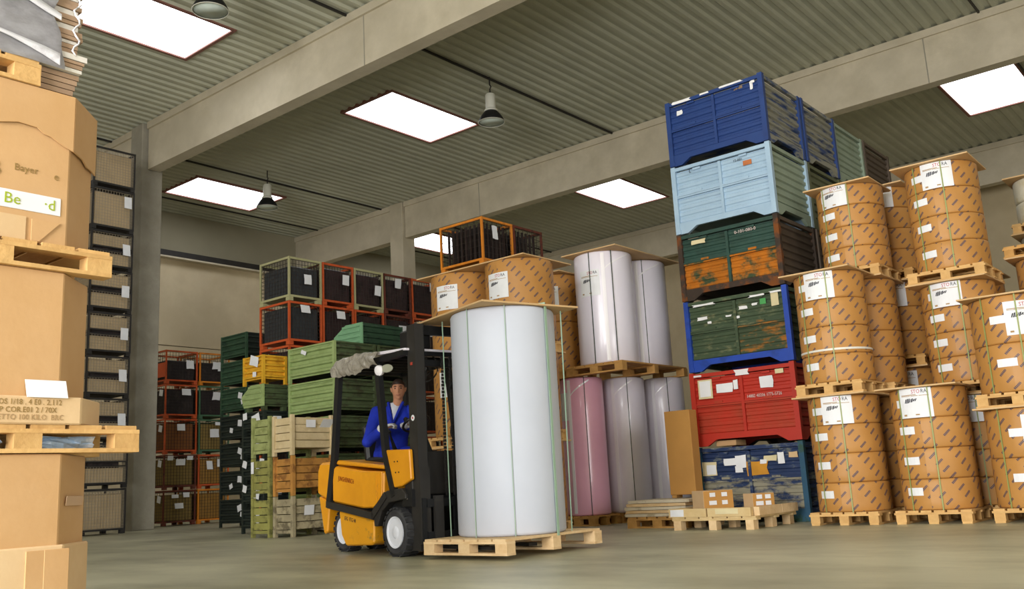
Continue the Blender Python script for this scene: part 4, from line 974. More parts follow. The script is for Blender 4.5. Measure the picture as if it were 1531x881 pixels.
for i in range(nu):
    for j in range(nv): bm.faces.new((gr[i][j], gr[i+1][j], gr[i+1][j+1], gr[i][j+1]))
ret = bmesh.ops.solidify(bm, geom=bm.faces[:], thickness=0.004)
me = bpy.data.meshes.new('film'); bm.to_mesh(me); bm.free(); me.materials.append(None); me.polygons.foreach_set('use_smooth', [True]*len(me.polygons))
fo = obj('stretch_film', me, m_wrap, wb_); fo['label'] = 'wrinkled pale stretch film'
for k, (za, zb_, hh_) in enumerate(((0.26, 0.03, 0.10), (0.55, 0.30, 0.06), (0.80, 0.52, 0.12), (1.1, 0.86, 0.07))):   # slanted whitish strips, the film's glare put into colour and shape
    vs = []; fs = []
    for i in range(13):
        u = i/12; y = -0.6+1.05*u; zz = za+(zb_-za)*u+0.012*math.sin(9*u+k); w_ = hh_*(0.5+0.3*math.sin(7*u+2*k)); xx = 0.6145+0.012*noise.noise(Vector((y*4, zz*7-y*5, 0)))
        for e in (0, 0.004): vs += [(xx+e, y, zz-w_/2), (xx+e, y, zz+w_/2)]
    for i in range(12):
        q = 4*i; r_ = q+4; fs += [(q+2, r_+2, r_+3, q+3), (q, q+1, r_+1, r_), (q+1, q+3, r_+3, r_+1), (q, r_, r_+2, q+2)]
    obj('film_glare_strip', MB().add(vs, fs).mesh('glare_strip', smooth=True), M('film_glare', 'd2d2d8', 0.3, 0.08, 5, 'b6b4ba', 0.35, 6, spec=0.6), wb_)
b = MB()
for k in range(5): b.tube([(0.585, 0.55+0.02*math.sin(5*t_+k), 0.1+0.1*k+0.025*t_) for t_ in range(5)], 0.006, 5)
obj('film_tail', b.mesh('tail', smooth=True), m_film, wb_)

# ------------------------------------------------------------------ pallets, cartons and boards before the steel containers
m_plank = M('pale_plank', 'd6bd8c', 0.8, 0.1, 4, 'c2a470', 0.35, 5, 0.15, 25, sharp=0.4)
t = thing('low_wooden_platform', 'low platform of pale planks carrying two small labelled cartons', 'platform', (-5.58, 10.87, 0.0), 0)
for x in (-0.49, -0.01, 0.47):
    for y in (-0.5, 0.0, 0.5): bx('block', (x, y, 0.055), (0.1, 0.12, 0.11), m_woodn, t)
for y in (-0.5, 0.0, 0.5): bx('runner', (0, y, 0.121), (1.12, 0.11, 0.022), m_plank, t)
for k in range(6): bx('deck_board', (-0.47+0.188*k, 0, 0.143), (0.17, 1.12, 0.022), m_plank, t)
for x0_, x1_ in ((-0.585, -0.075), (-0.055, 0.505)): bx('edge_plank', ((x0_+x1_)/2, -0.545, 0.205), (x1_-x0_, 0.07, 0.1), m_plank, t)
for y0_, y1_ in ((-0.5, 0.1), (0.12, 0.58)): bx('edge_plank', (0.545, (y0_+y1_)/2, 0.205), (0.07, y1_-y0_, 0.1), m_woodn, t)
bx('edge_plank', (-0.545, 0.04, 0.205), (0.07, 1.06, 0.1), m_plank, t)
patch('paper_label', 0.19, 0.085, m_paper, t, (-0.47, -0.582, 0.205), (0, 0, 0), 0.08, 3, 'white paper label')
patch('paper_label', 0.3, 0.06, m_papery, t, (0.2, -0.582, 0.215), (0, 0, 0), 0.05, 4, 'cream strip')
def carton(label, x, y, z, w, d, h, rz, nlab):
    t = thing('carton', label, 'carton', (x, y, z), rz, 'small brown cartons')
    bx('box', (0, 0, h/2), (w, d, h), m_card2, t, bevel=0.004)
    bx('packing_tape', (0, 0, h), (w+0.002, 0.05, 0.003), M('brown_tape', 'a8783c', 0.35, 0.05, 5), t)
    for i in range(nlab):
        c_, r_ = i % 2, i//2
        patch('sticker', 0.075 if not (i == 2) else 0.1, 0.05, m_paper, t, (w/2+0.005, -d*0.2+c_*d*0.4, h*(0.83-0.32*r_)), (0, 0, PI/2), 0.03, i, 'small white sticker')
    bx('darker_side', (w/2+0.0008, 0, h/2), (0.002, d*0.985, h*0.97), m_cardd, t)  # thin darker brown sheet over the stickered side
    return t
carton('small carton with six white stickers, left on platform', -5.78, 10.72, 0.156, 0.32, 0.4, 0.30, -0.62, 6)
carton('small carton with four white stickers, right on platform', -5.275, 10.95, 0.156, 0.24, 0.29, 0.24, -0.62, 4)
pk = pallet('pallet under the pile of grey boards', -6.66, 11.2, 0.0, 0.92, 0.8, m_woodo, 0, 6)
t = thing('board_pile', 'low pile of whitish boards beside the labelled platform', 'boards', (-6.66, 11.2, 0.147))
for k in range(5):
    bx('board', (random.uniform(-0.03, 0.03), random.uniform(-0.02, 0.02), 0.02+k*0.043), (0.93-0.03*(k % 2), 0.78, 0.037), m_woodn if k % 2 else M('whitewashed_board', 'cfc4ae', 0.8, 0.08, 4, 'b3a488', 0.35, 5), t)
t = thing('tall_carton', 'tall plain brown carton standing against the lilac reels', 'carton', (-6.5, 11.36, 0.364), 0)
bx('box', (0, 0, 0.60), (0.39, 0.2, 1.12), m_cardd, t, bevel=0.006)
for x in (-0.15, 0.15): bx('foot', (x, 0, 0.02), (0.07, 0.16, 0.04), m_woodo, t)
t = thing('flat_carton', 'flat brown carton lying between red and navy containers', 'carton', (-6.1, 11.99, 1.02), 0)
bx('box', (0, 0, 0.04), (0.3, 0.3, 0.075), m_card, t, bevel=0.004); bx('packing_tape', (0, 0, 0.078), (0.302, 0.05, 0.002), m_cardd, t)

# ------------------------------------------------------------------ the forklift's load
pallet('pale pallet lifted on the forklift forks', -6.09, 7.23, 0.04, 1.06, 1.44, m_woodn, math.radians(-1.0), 6, bw=0.12)
paper_roll('huge white paper reel on the forklift pallet', -6.11, 7.23, 0.53, 0.186, 2.185, m_white, film=None)
cover('square hardboard sheet on the huge white reel', -6.23, 7.27, 2.373, 1.34, 1.14, math.radians(-17))
def rs(lab, ang, mat, w=0.008, R=0.545):
    c, s = math.cos(ang), math.sin(ang); x, y = -6.11, 7.23
    strap(lab, [(x+R*s, y-R*c, 0.15), (x+R*s, y-R*c, 2.37), (x+R*s, y-R*c, 2.398), (x-R*s, y+R*c, 2.398), (x-R*s, y+R*c, 0.15)], mat, w, (s, -c, 0))
rs('thin grey-green band left on the huge white reel', 0.02, m_strapg, 0.003); rs('thin dark band in the middle of the huge white reel', 0.75, m_strapg, 0.003)
rs('pale green band right on the huge white reel', 1.62, m_strapg, 0.018)
strap('loose green band hanging left of the huge white reel', [(-6.70, 6.96, 2.36), (-6.655, 6.93, 0.185)], m_strapg, 0.006, (0, -1, 0))
strap('loose green band standing off right of the huge reel', [(-5.62, 7.58, 2.37), (-5.66, 7.60, 0.185)], m_strapg, 0.006, (0, -1, 0))

# ------------------------------------------------------------------ forklift (local frame: +x forward, y to its left)
FO = (-7.13, 7.19, 0.0); FYAW = math.radians(-12)
fk = thing('forklift', 'yellow and black electric forklift carrying the huge white reel', 'forklift', FO, FYAW)
def fp(name, mb, mat, parent=None, bevel=0.0, smooth=False, label=None, loc=(0, 0, 0), rot=None):
    me = mb.mesh(name, smooth=smooth, bevel=bevel)
    o = obj(name, me, mat, parent or fk, loc, rot)
    if label: o['label'] = label
    return o
# body
hood = fp('battery_hood', MB().prism([(-1.37, 0.57), (-0.70, 0.49), (-0.40, 0.49), (-0.24, 0.60), (-0.22, 0.86), (-0.66, 0.885), (-1.30, 0.965), (-1.37, 0.93)], -0.48, 0.48), m_yel, bevel=0.018, label='yellow battery hood')
fp('hood_lid', MB().prism([(-1.30, 0.985), (-0.24, 0.885), (-0.22, 0.925), (-1.26, 1.03)], -0.47, 0.47), m_yel, bevel=0.012)
fp('corner_panel', MB().prism([(-0.66, 0.5), (-0.42, 0.5), (-0.25, 0.61), (-0.235, 0.86), (-0.66, 0.875)], -0.492, -0.478), m_yel, bevel=0.005)
for k in range(3): fp('groove', MB().box((-0.36+0.03*k, -0.4935, 0.7), (0.006, 0.004, 0.27)), m_yelw)
fp('counterweight', MB().prism([(-2.0, 0.66), (-1.99, 0.93), (-1.93, 1.03), (-1.42, 1.03), (-1.40, 0.62), (-1.66, 0.56)], -0.36, 0.36), m_yel, bevel=0.03, label='yellow counterweight')
fp('counterweight_skirt', MB().prism([(-1.995, 0.64), (-1.72, 0.56), (-1.79, 0.22), (-1.87, 0.2)], -0.34, 0.34), m_yel, bevel=0.015)
low = fp('side_panel', MB().prism([(-1.24, 0.47), (-0.46, 0.36), (-0.47, 0.13), (-0.53, 0.105), (-1.09, 0.09), (-1.19, 0.2)], -0.47, 0.47), m_yelw, bevel=0.015, label='worn yellow lower side panel')
fp('chassis', MB().prism([(-1.7, 0.5), (-0.42, 0.33), (-0.4, 0.14), (0.22, 0.14), (0.22, 0.6), (-0.2, 0.62), (-0.2, 0.5), (-1.7, 0.6)], -0.40, 0.40), m_black, bevel=0.01)
fp('dash_panel', MB().prism([(-0.19, 1.08), (0.29, 1.06), (0.31, 0.76), (0.12, 0.70), (-0.1, 0.68), (-0.13, 0.72)], -0.475, -0.43), m_yel, bevel=0.01, label='yellow front side panel')
fp('dash_panel', MB().prism([(-0.19, 1.08), (0.29, 1.06), (0.31, 0.76), (-0.1, 0.68)], 0.43, 0.475), m_yel, bevel=0.01)
fp('dashboard', MB().prism([(-0.02, 1.04), (0.26, 1.04), (0.26, 0.6), (0.14, 0.6)], -0.43, 0.43), m_dark, bevel=0.01)
for x, z in ((-0.06, 0.95), (0.0, 0.95), (-0.04, 0.84), (0.02, 0.84)): fp('screw', MB().lathe([(0.008, -0.004), (0.008, 0.004)], 8, 'y'), m_dark, None, loc=(x+0.06, -0.477, z))
fp('fender', MB().prism([(-0.44, 0.5), (-0.3, 0.58), (-0.16, 0.66), (0.14, 0.68), (0.22, 0.62), (0.22, 0.57), (0.1, 0.56), (-0.12, 0.54), (-0.27, 0.45), (-0.36, 0.3), (-0.42, 0.3)], -0.49, -0.3), m_dark, bevel=0.008)
fp('fender', MB().prism([(-0.44, 0.5), (-0.3, 0.58), (-0.16, 0.66), (0.14, 0.68), (0.22, 0.62), (0.22, 0.57), (0.1, 0.56), (-0.12, 0.54), (-0.27, 0.45), (-0.36, 0.3), (-0.42, 0.3)], 0.3, 0.49), m_dark, bevel=0.008)
# guard frame
for s_ in (-1, 1):
    fp('guard_post', MB().bar((-1.47, s_*0.46, 0.55), (-1.35, s_*0.46, 1.02), 0.05, 0.028, up=(0, 1, 0)).bar((-1.35, s_*0.46, 1.0), (-1.21, s_*0.455, 2.02), 0.045, 0.028, up=(0, 1, 0)), m_black, label='black rear guard post')
    fp('guard_post', MB().bar((-0.02, s_*0.465, 0.6), (-0.19, s_*0.46, 1.05), 0.038, 0.03, up=(0, 1, 0)).bar((-0.19, s_*0.46, 1.03), (-0.33, s_*0.455, 2.02), 0.036, 0.03, up=(0, 1, 0)), m_black, label='black front guard post')
    fp('lower_rail', MB().bar((-1.49, s_*0.475, 0.545), (-0.42, s_*0.475, 0.405), 0.036, 0.03, up=(0, 1, 0)).bar((-0.45, s_*0.475, 0.405), (-0.16, s_*0.475, 0.62), 0.036, 0.03, up=(0, 1, 0)), m_dark)
    fp('roof_rail', MB().bar((-1.30, s_*0.44, 2.03), (0.22, s_*0.44, 2.06), 0.03, 0.03, up=(0, 1, 0)), m_black)
fp('roof_bar', MB().box((-1.28, 0, 2.04), (0.06, 0.86, 0.05)), m_black); fp('roof_bar', MB().box((0.2, 0, 2.06), (0.06, 0.86, 0.05)), m_black)
for k in range(6): fp('roof_bar', MB().box((-1.05+0.2*k, 0, 2.045), (0.03, 0.86, 0.035)), m_black)
fp('roof_visor', MB().prism([(-0.3, 2.135), (0.26, 2.10), (0.26, 2.075), (-0.3, 2.10)], -0.47, 0.46), m_white2, bevel=0.005)
# wheels
def wheel(R, w, loc, side, rr, nt=22):
    b = MB().lathe([(rr, -w/2+0.012), (R*0.86, -w/2), (R*0.97, -w/2+0.02), (R, -w/2+0.04), (R, w/2-0.04), (R*0.97, w/2-0.02), (R*0.86, w/2), (rr, w/2-0.012)], 40, 'y')
    ty = obj('tyre', smooth_by_angle(b.mesh('tyre'), 40), m_tire, fk, loc)
    tb = MB()
    for k in range(nt):
        a = 2*PI*k/nt
        for q in (-1, 1): tb.box((R*math.cos(a+q*0.07), q*w*0.24, R*math.sin(a+q*0.07)), (0.016, w*0.46, R*0.17), (0, -(a+q*0.07), 0))
    obj('tread', tb.mesh('tread', fix=False), m_tire, ty, kind='stuff')
    ys = side*(w/2)
    rm = MB().lathe([(rr, 0), (rr, 0.012), (rr*0.9, 0.008), (rr*0.8, -0.02), (rr*0.45, -0.03), (rr*0.4, 0.0), (rr*0.3, 0.01), (0.02, 0.012)], 32, 'y')
    if side < 0:
        rm.v = [(x, -y, z) for x, y, z in rm.v]
    r_ = obj('rim', smooth_by_angle(rm.mesh('rim'), 30), m_rim, ty, (0, ys-side*0.01, 0)); r_['label'] = 'white wheel rim'
    bb = MB()
    for k in range(6): a = 2*PI*k/6; bb.lathe([(0.012, -0.012), (0.012, 0.012)], 6, 'y', (rr*0.62*math.cos(a), ys-side*0.028, rr*0.62*math.sin(a)))
    obj('wheel_nut', bb.mesh('nuts'), m_rim, ty, kind='stuff')
wheel(0.242, 0.2, (0.0, -0.395, 0.242), -1, 0.158); wheel(0.242, 0.2, (0.0, 0.395, 0.242), 1, 0.158)
wheel(0.238, 0.17, (-1.53, -0.185, 0.238), -1, 0.15); wheel(0.238, 0.17, (-1.53, 0.185, 0.238), 1, 0.15)
fp('axle', MB().lathe([(0.06, -0.3), (0.06, 0.3)], 12, 'y', (0, 0, 0.242)), m_black); fp('axle', MB().lathe([(0.05, -0.1), (0.05, 0.1)], 12, 'y', (-1.53, 0, 0.238)), m_black)
fp('steering_bracket', MB().box((-1.53, 0, 0.42), (0.24, 0.2, 0.16)), m_black)
# mast
for s_ in (-1, 1):
    c_ = MB()
    for (x0_, x1_, y0_, y1_) in ((0.22, 0.37, 0.385, 0.42), (0.22, 0.25, 0.31, 0.385), (0.34, 0.37, 0.31, 0.385)):
        c_.box(((x0_+x1_)/2, s_*(y0_+y1_)/2, 1.2), (x1_-x0_, y1_-y0_, 2.28))
    fp('outer_mast_rail', c_, m_dark)
    c_ = MB()
    for (x0_, x1_, y0_, y1_) in ((0.255, 0.335, 0.28, 0.305), (0.255, 0.275, 0.305, 0.375), (0.315, 0.335, 0.305, 0.375)): c_.box(((x0_+x1_)/2, s_*(y0_+y1_)/2, 1.22), (x1_-x0_, y1_-y0_, 2.26))
    fp('inner_mast_rail', c_, m_black)
    fp('lift_cylinder', MB().lathe([(0.035, 0.1), (0.035, 1.5), (0.02, 1.5), (0.02, 2.2)], 12, 'z', (0.2, s_*0.24, 0)), m_dark)
    fp('mast_bracket', MB().box((0.2, s_*0.44, 0.58), (0.18, 0.04, 0.17)), m_black)
    fp('fork', MB().box((0.405, s_*0.22, 0.33), (0.04, 0.1, 0.52)).box((0.86, s_*0.22, 0.092), (0.95, 0.1, 0.03)), m_dark)
for z, h_ in ((2.3, 0.1), (1.95, 0.07), (0.16, 0.12)): fp('mast_crossbar', MB().box((0.245, 0, z), (0.05, 0.62, h_)), m_black)
fp('mast_head_box', MB().box((0.1, -0.24, 2.21), (0.2, 0.28, 0.2)), m_black, bevel=0.02)
for z in (0.2, 0.52): fp('carriage_bar', MB().box((0.388, 0, z), (0.03, 0.7, 0.08)), m_black)
for y in (-0.38, 0.0, 0.38): fp('carriage_upright', MB().box((0.386, y, 0.36), (0.026, 0.05, 0.42)), m_black)
fp('carriage_plate', MB().box((0.378, -0.36, 0.5), (0.02, 0.12, 0.75)), m_dark)
for y in (-0.05, 0.05):
    ch = MB()
    for k in range(40): ch.box((0.31, y, 0.6+0.036*k), (0.016, 0.03 if k % 2 else 0.02, 0.03))
    fp('lift_chain', ch, m_dark)['kind'] = 'stuff'
fp('hydraulic_hose', MB().tube([(0.33, 0.12, 0.5), (0.34, 0.13, 1.0), (0.34, 0.12, 1.6), (0.34, 0.1, 1.72), (0.33, 0.05, 1.74), (0.33, 0.02, 1.68)], 0.012, 8), m_black)
fp('chain_pulley', MB().lathe([(0.075, -0.02), (0.085, -0.012), (0.085, 0.012), (0.075, 0.02)], 20, 'y', (0.31, 0.09, 1.23)), m_black)
fp('pulley_bracket', MB().box((0.33, 0.09, 1.05), (0.03, 0.08, 0.34)), m_black)
fp('chrome_rod', MB().lathe([(0.022, 1.0), (0.022, 1.12)], 10, 'z', (0.335, 0.16, 0)), m_film)
fp('yellow_stop', MB().box((0.30, 0.27, 0.99), (0.06, 0.05, 0.18)), m_yel, label='small yellow block')
st_ = fp('round_sticker', MB().lathe([(0.03, -0.424), (0.03, -0.421)], 20, 'y', (0.295, 0, 1.375)), m_paper, label='round white and red sticker')
fp('sticker_mark', MB().lathe([(0.012, -0.426), (0.012, -0.4245)], 12, 'y', (0.295, 0, 1.375)), m_text_r, st_)
fp('reflector', MB().box((0.3, -0.424, 1.93), (0.03, 0.008, 0.03)), M('red_lens', 'b24436', 0.3, 0.05, 5))
tp_ = text('lettering', 'Δ', 0.06, m_text_w, fk, (0.2, -0.465, 0.585), (PI/2, 0, 0))
# lamp, mirror, fan under the roof
fp('work_lamp', MB().lathe([(0.02, -0.03), (0.055, -0.02), (0.06, 0.0), (0.055, 0.02), (0.02, 0.05)], 18, 'y', (0, 0, 0)), m_film, loc=(-0.27, -0.47, 1.93), rot=(0.2, 0, 0.3))
mir_ = fp('mirror', MB().lathe([(0.02, -0.01), (0.07, -0.008), (0.075, 0.0), (0.07, 0.008), (0.02, 0.012)], 20, 'y'), M('mirror_back', 'a6a897', 0.4, 0.05, 5), loc=(-0.13, -0.46, 1.935), rot=(0, 0.08, 0))
mir_.scale = (1.6, 1, 0.6)
fr_ = fp('fan_guard', MB().tube([(0.15*math.cos(2*PI*k/24), 0, 0.15*math.sin(2*PI*k/24)) for k in range(24)], 0.008, 6, True).tube([(0.09*math.cos(2*PI*k/20), -0.02, 0.09*math.sin(2*PI*k/20)) for k in range(20)], 0.005, 6, True), m_dark, loc=(0.05, -0.1, 1.93), rot=(0, 0, 0.6))
for k in range(4): fp('fan_blade', MB().box((0.07, 0, 0), (0.1, 0.008, 0.06), (0.5, 0, 0)), m_dark, fr_, rot=(0, k*PI/2, 0))
fp('fan_motor', MB().lathe([(0.035, -0.02), (0.045, 0.0), (0.04, 0.08)], 14, 'y'), m_dark, fr_)
# seat and controls
fp('seat_cushion', MB().box((-0.83, 0, 0.985), (0.44, 0.46, 0.11)), m_black, bevel=0.03)
fp('seat_backrest', MB().box((-1.08, 0, 1.2), (0.1, 0.44, 0.42), (0, -0.15, 0)), m_black, bevel=0.03)
fp('steering_column', MB().bar((0.02, 0.03, 0.8), (-0.35, 0.04, 1.355), 0.035), m_black)
sw = fp('steering_wheel', MB().tube([(0.15*math.cos(2*PI*k/28), 0.15*math.sin(2*PI*k/28), 0) for k in range(28)], 0.014, 8, True).bar((-0.15, 0, 0), (0.15, 0, 0), 0.012).bar((0, 0, 0), (0, 0.15, 0), 0.012), m_black, loc=(-0.36, 0.03, 1.37), rot=(0, -0.55, 0))
fp('wheel_knob', MB().lathe([(0.01, 0.0), (0.026, 0.02), (0.026, 0.05), (0.012, 0.065)], 12), m_dark, sw, loc=(0.02, -0.13, 0.0))
for k, y in enumerate((-0.22, -0.28, -0.34)): fp('lever', MB().bar((-0.2+0.05*k, y-0.06, 0.98), (-0.58+0.12*k, y+0.02, 1.31-0.02*k), 0.008).lathe([(0.008, 0), (0.02, 0.015), (0.008, 0.035)], 10, 'z', (-0.58+0.12*k, y+0.02, 1.30-0.02*k)), m_black)
text('lettering', 'JUNGHEINRICH', 0.072, m_text_o, hood, (-1.04, -0.4825, 0.80), (PI/2, 0.14, 0), xs=0.72)
text('lettering', 'EFG  FTG 44', 0.06, m_text_d, low, (-0.98, -0.4725, 0.37), (PI/2, 0.13, 0), xs=0.8)

# silver foil thrown over the roof
bm = bmesh.new(); nu, nv = 36, 30; gr = []
for i in range(nu+1):
    u = i/nu; x = -1.235+1.0*u; row = []
    top = 2.135+0.03*math.sin(u*PI)-0.02*u
    for j in range(nv+1):
        v = j/nv
        hang = 0.13+0.09*max(0, math.sin(PI*min(1, u*1.1)))+0.015*math.sin(u*14)
        if v < 0.36: q = v/0.36; y = -0.51-0.045*math.sin(q*PI); zz = top-hang*(1-q)
        else: q = (v-0.36)/0.64; y = -0.505+0.98*q; zz = top+0.02*math.sin(q*PI)
        n_ = noise.noise_vector(Vector((x*7, y*7, zz*9)))*0.034+noise.noise_vector(Vector((x*17, y*17, zz*19)))*0.018
        if u < 0.08: zz -= (0.08-u)*1.2*(1 if v >= 0.36 else 0.4)
        lift = max(0, -n_.z)*0.0
        y_ = y-abs(n_.y)*0.9 if v < 0.4 else y+n_.y
        row.append(bm.verts.new((x+n_.x, y_, zz+(abs(n_.z) if v > 0.33 else n_.z))))
    gr.append(row)
for i in range(nu):
    for j in range(nv): bm.faces.new((gr[i][j], gr[i+1][j], gr[i+1][j+1], gr[i][j+1]))
bmesh.ops.solidify(bm, geom=bm.faces[:], thickness=0.003); bmesh.ops.recalc_face_normals(bm, faces=bm.faces)
me = bpy.data.meshes.new('foil'); bm.to_mesh(me); bm.free(); me.materials.append(None)
fo = obj('foil_sheet', me, m_foil, None, FO, (0, 0, FYAW)); tag(fo, 'crumpled silver foil sheet draped over the forklift roof', 'foil')

# ------------------------------------------------------------------ driver (forklift's frame)
dr = thing('person', 'driver in blue work coat and pale gloves leaning at the wheel', 'person', FO, FYAW)
def remeshed(name, mb, vox, mat, parent, smooth_it=2):
    me0 = mb.mesh('tmp'); o = bpy.data.objects.new('tmp', me0); C.objects.link(o)
    m = o.modifiers.new('r', 'REMESH'); m.mode = 'VOXEL'; m.voxel_size = vox; m.use_smooth_shade = True
    if smooth_it: q = o.modifiers.new('s', 'SMOOTH'); q.factor = 0.5; q.iterations = smooth_it
    me = bpy.data.meshes.new_from_object(o.evaluated_get(bpy.context.evaluated_depsgraph_get()))
    bpy.data.objects.remove(o); me.materials.clear(); me.materials.append(None)
    me.polygons.foreach_set('use_smooth', [True]*len(me.polygons))
    return obj(name, me, mat, parent)
def loft(b, secs, n=24):
    """secs: (centre, half width, half depth, facing angle)"""
    vs = []; fs = []; m = len(secs)
    for c, w, d, a in secs:
        f = Vector((math.cos(a), math.sin(a), 0)); s_ = Vector((-math.sin(a), math.cos(a), 0))
        for k in range(n): t = 2*PI*k/n; vs.append(Vector(c)+f*d*math.cos(t)+s_*w*math.sin(t))
    for i in range(m-1):
        for k in range(n): fs.append((i*n+k, i*n+(k+1) % n, (i+1)*n+(k+1) % n, (i+1)*n+k))
    fs += [tuple(range(n))[::-1], tuple((m-1)*n+k for k in range(n))]
    b.add(vs, fs)
def ball(b, c, r): b.lathe([(r*math.sin(PI*k/8)+0.0005, -r*math.cos(PI*k/8)) for k in range(9)], 14, 'z', c)
def limb(b, pts, rs, n=14):
    b.tube(pts, rs, n)
    for p, r in zip(pts, rs): ball(b, p, r)
TA = math.radians(-34)
tf = Vector((math.cos(TA), math.sin(TA), 0)); tl = Vector((-math.sin(TA), math.cos(TA), 0))
pel = Vector((-0.84, -0.02, 1.06)); wai = Vector((-0.80, -0.02, 1.22)); che = Vector((-0.74, -0.03, 1.455)); nkb = Vector((-0.68, -0.03, 1.58)); nkt = Vector((-0.63, -0.03, 1.66)); hd = Vector((-0.60, -0.04, 1.765))
shR = che+tl*-0.185+Vector((0, 0, 0.075)); shL = che+tl*0.185+Vector((0, 0, 0.075))
elR = Vector((-0.76, -0.36, 1.20)); wrR = Vector((-0.53, -0.28, 1.34)); elL = Vector((-0.60, 0.24, 1.27)); wrL = Vector((-0.545, 0.03, 1.37))
hip = [pel+tl*0.1*s_ for s_ in (-1, 1)]
def torso(b, g):
    loft(b, [(pel+Vector((0, 0, -0.08)), 0.16+g, 0.12+g, TA), (pel, 0.175+g, 0.13+g, TA), (wai, 0.165+g, 0.115+g, TA), (che+Vector((0, 0, -0.06)), 0.19+g, 0.125+g, TA), (che+Vector((0, 0, 0.05)), 0.195+g, 0.115+g, TA), (nkb+Vector((-0.01, 0, 0.0)), 0.11+g, 0.08+g*0.6, TA), (nkb+Vector((0, 0, 0.035)), 0.062+g*0.6, 0.06+g*0.4, TA)])
def arms(b, g):
    for sh, el, wr in ((shR, elR, wrR), (shL, elL, wrL)):
        limb(b, [sh, sh.lerp(el, 0.5), el, el.lerp(wr, 0.45), wr], [0.062+g, 0.054+g, 0.046+g, 0.042+g, 0.031+g*0.8])
def legs(b, g):
    for s_, h_ in zip((-1, 1), hip):
        kn = Vector((-0.42, 0.14*s_-0.02, 1.03)); an = Vector((-0.22, 0.13*s_, 0.66)); to = Vector((-0.08, 0.14*s_, 0.625))
        limb(b, [h_, h_.lerp(kn, 0.5), kn, kn.lerp(an, 0.4), an], [0.085+g, 0.078+g, 0.058+g, 0.055+g, 0.038+g])
        limb(b, [an+Vector((-0.03, 0, -0.03)), to], [0.04+g, 0.036+g])
HA = math.radians(-34)
def head_mesh(b):
    n, m = 36, 30; vs = []; fs = []
    G = lambda x, s_: math.exp(-(x/s_)**2)
    hf = Vector((math.cos(HA), math.sin(HA), 0)); hl = Vector((-math.sin(HA), math.cos(HA), 0))
    for i in range(m+1):
        ph = -PI/2+PI*i/m
        for k in range(n):
            t = 2*PI*k/n; f, s_, z = math.cos(ph)*math.cos(t), math.cos(ph)*math.sin(t), math.sin(ph)
            X = f*0.094; Y = s_*0.074; Z = z*0.118
            if z < 0: q = -z; Y *= 1-0.30*q*q; X *= (1-0.12*q) if f > 0 else (1-0.35*q)
            if f > 0:
                X += 0.004*G(z, 0.5)
                X += 0.026*G(s_*0.074, 0.012)*(G(Z+0.024, 0.020)) + 0.012*G(s_*0.074, 0.010)*G(Z-0.002, 0.020)      # nose
                X -= 0.010*(G(Y-0.031, 0.016)+G(Y+0.031, 0.016))*G(Z-0.012, 0.014)                                   # eye sockets
                X += 0.006*G(Z-0.034, 0.012)*G(Y, 0.05)                                                           # brow
                X += 0.006*G(Y, 0.022)*(G(Z+0.058, 0.006)+G(Z+0.070, 0.006))                                        # lips
                X += 0.010*G(Y, 0.022)*G(Z+0.098, 0.016)                                                          # chin
            vs.append(hd+hf*X+hl*Y+Vector((0, 0, Z)))
    for i in range(m):
        for k in range(n): fs.append((i*n+k, i*n+(k+1) % n, (i+1)*n+(k+1) % n, (i+1)*n+k))
    b.add(vs, fs)
    for q in (-1, 1):                                                   # ears
        for e, r_ in (((-0.005, 0.076*q, 0.008), 0.016), ((-0.012, 0.079*q, 0.020), 0.014), ((-0.002, 0.075*q, -0.012), 0.011)):
            p = hd+hf*e[0]+hl*e[1]+Vector((0, 0, e[2])); ball(b, p, r_)
    return hf, hl
b = MB(); torso(b, -0.006); arms(b, -0.006); legs(b, -0.006)
limb(b, [nkb-Vector((0, 0, 0.04)), nkt-Vector((0, 0, 0.01)), hd-Vector((0.015, 0, 0.05))], [0.06, 0.053, 0.055])
hf, hl = head_mesh(b)
for wr, tip in ((wrR, wrR+Vector((0.06, 0.045, 0.02))), (wrL, wrL+Vector((0.05, -0.04, 0.0)))): limb(b, [wr, tip], [0.026, 0.022])
body = remeshed('body', b, 0.006, m_skin, dr, 1)
b = MB(); torso(b, 0.014); arms(b, 0.016); coat = remeshed('coat', b, 0.011, m_coat, dr, 2); coat['label'] = 'blue work coat'
b = MB(); legs(b, 0.012); loft(b, [(pel+Vector((0, 0, -0.1)), 0.17, 0.13, TA), (pel+Vector((0, 0, 0.05)), 0.18, 0.135, TA)]); tr_ = remeshed('trousers', b, 0.012, m_coat, dr, 2); tr_['label'] = 'blue trousers'
# white shirt in the V of the coat, and the two lapels
vt = che+tf*0.152+Vector((0, 0, -0.06)); vtop = nkb+tf*0.062+Vector((0, 0, 0.045))
b = MB(); q0 = [vt, vtop+tl*0.07-tf*0.01, vtop+Vector((0, 0, 0.004)), vtop-tl*0.07-tf*0.01]
mid = (vt+vtop)/2+tf*0.03
vs = q0+[mid]+[p-tf*0.05 for p in q0]
b.add(vs, [(0, 1, 4), (1, 2, 4), (2, 3, 4), (3, 0, 4), (5, 8, 7, 6), (0, 5, 6, 1), (1, 6, 7, 2), (2, 7, 8, 3), (3, 8, 5, 0)])
sh_ = obj('shirt', b.mesh('shirt', smooth=True), m_shirt, dr); sh_['label'] = 'white undershirt at the neckline'
b = MB()
for s_ in (-1, 1): b.tube([vt+tf*0.004+Vector((0, 0, -0.005)), (vt+vtop)/2+tl*0.044*s_+tf*0.016, vtop+tl*0.08*s_-tf*0.006, nkb+tl*0.075*s_-tf*0.03+Vector((0, 0, 0.05))], [0.012, 0.018, 0.018, 0.016], 8)
obj('lapel', b.mesh('lapel', smooth=True), m_coat, dr)
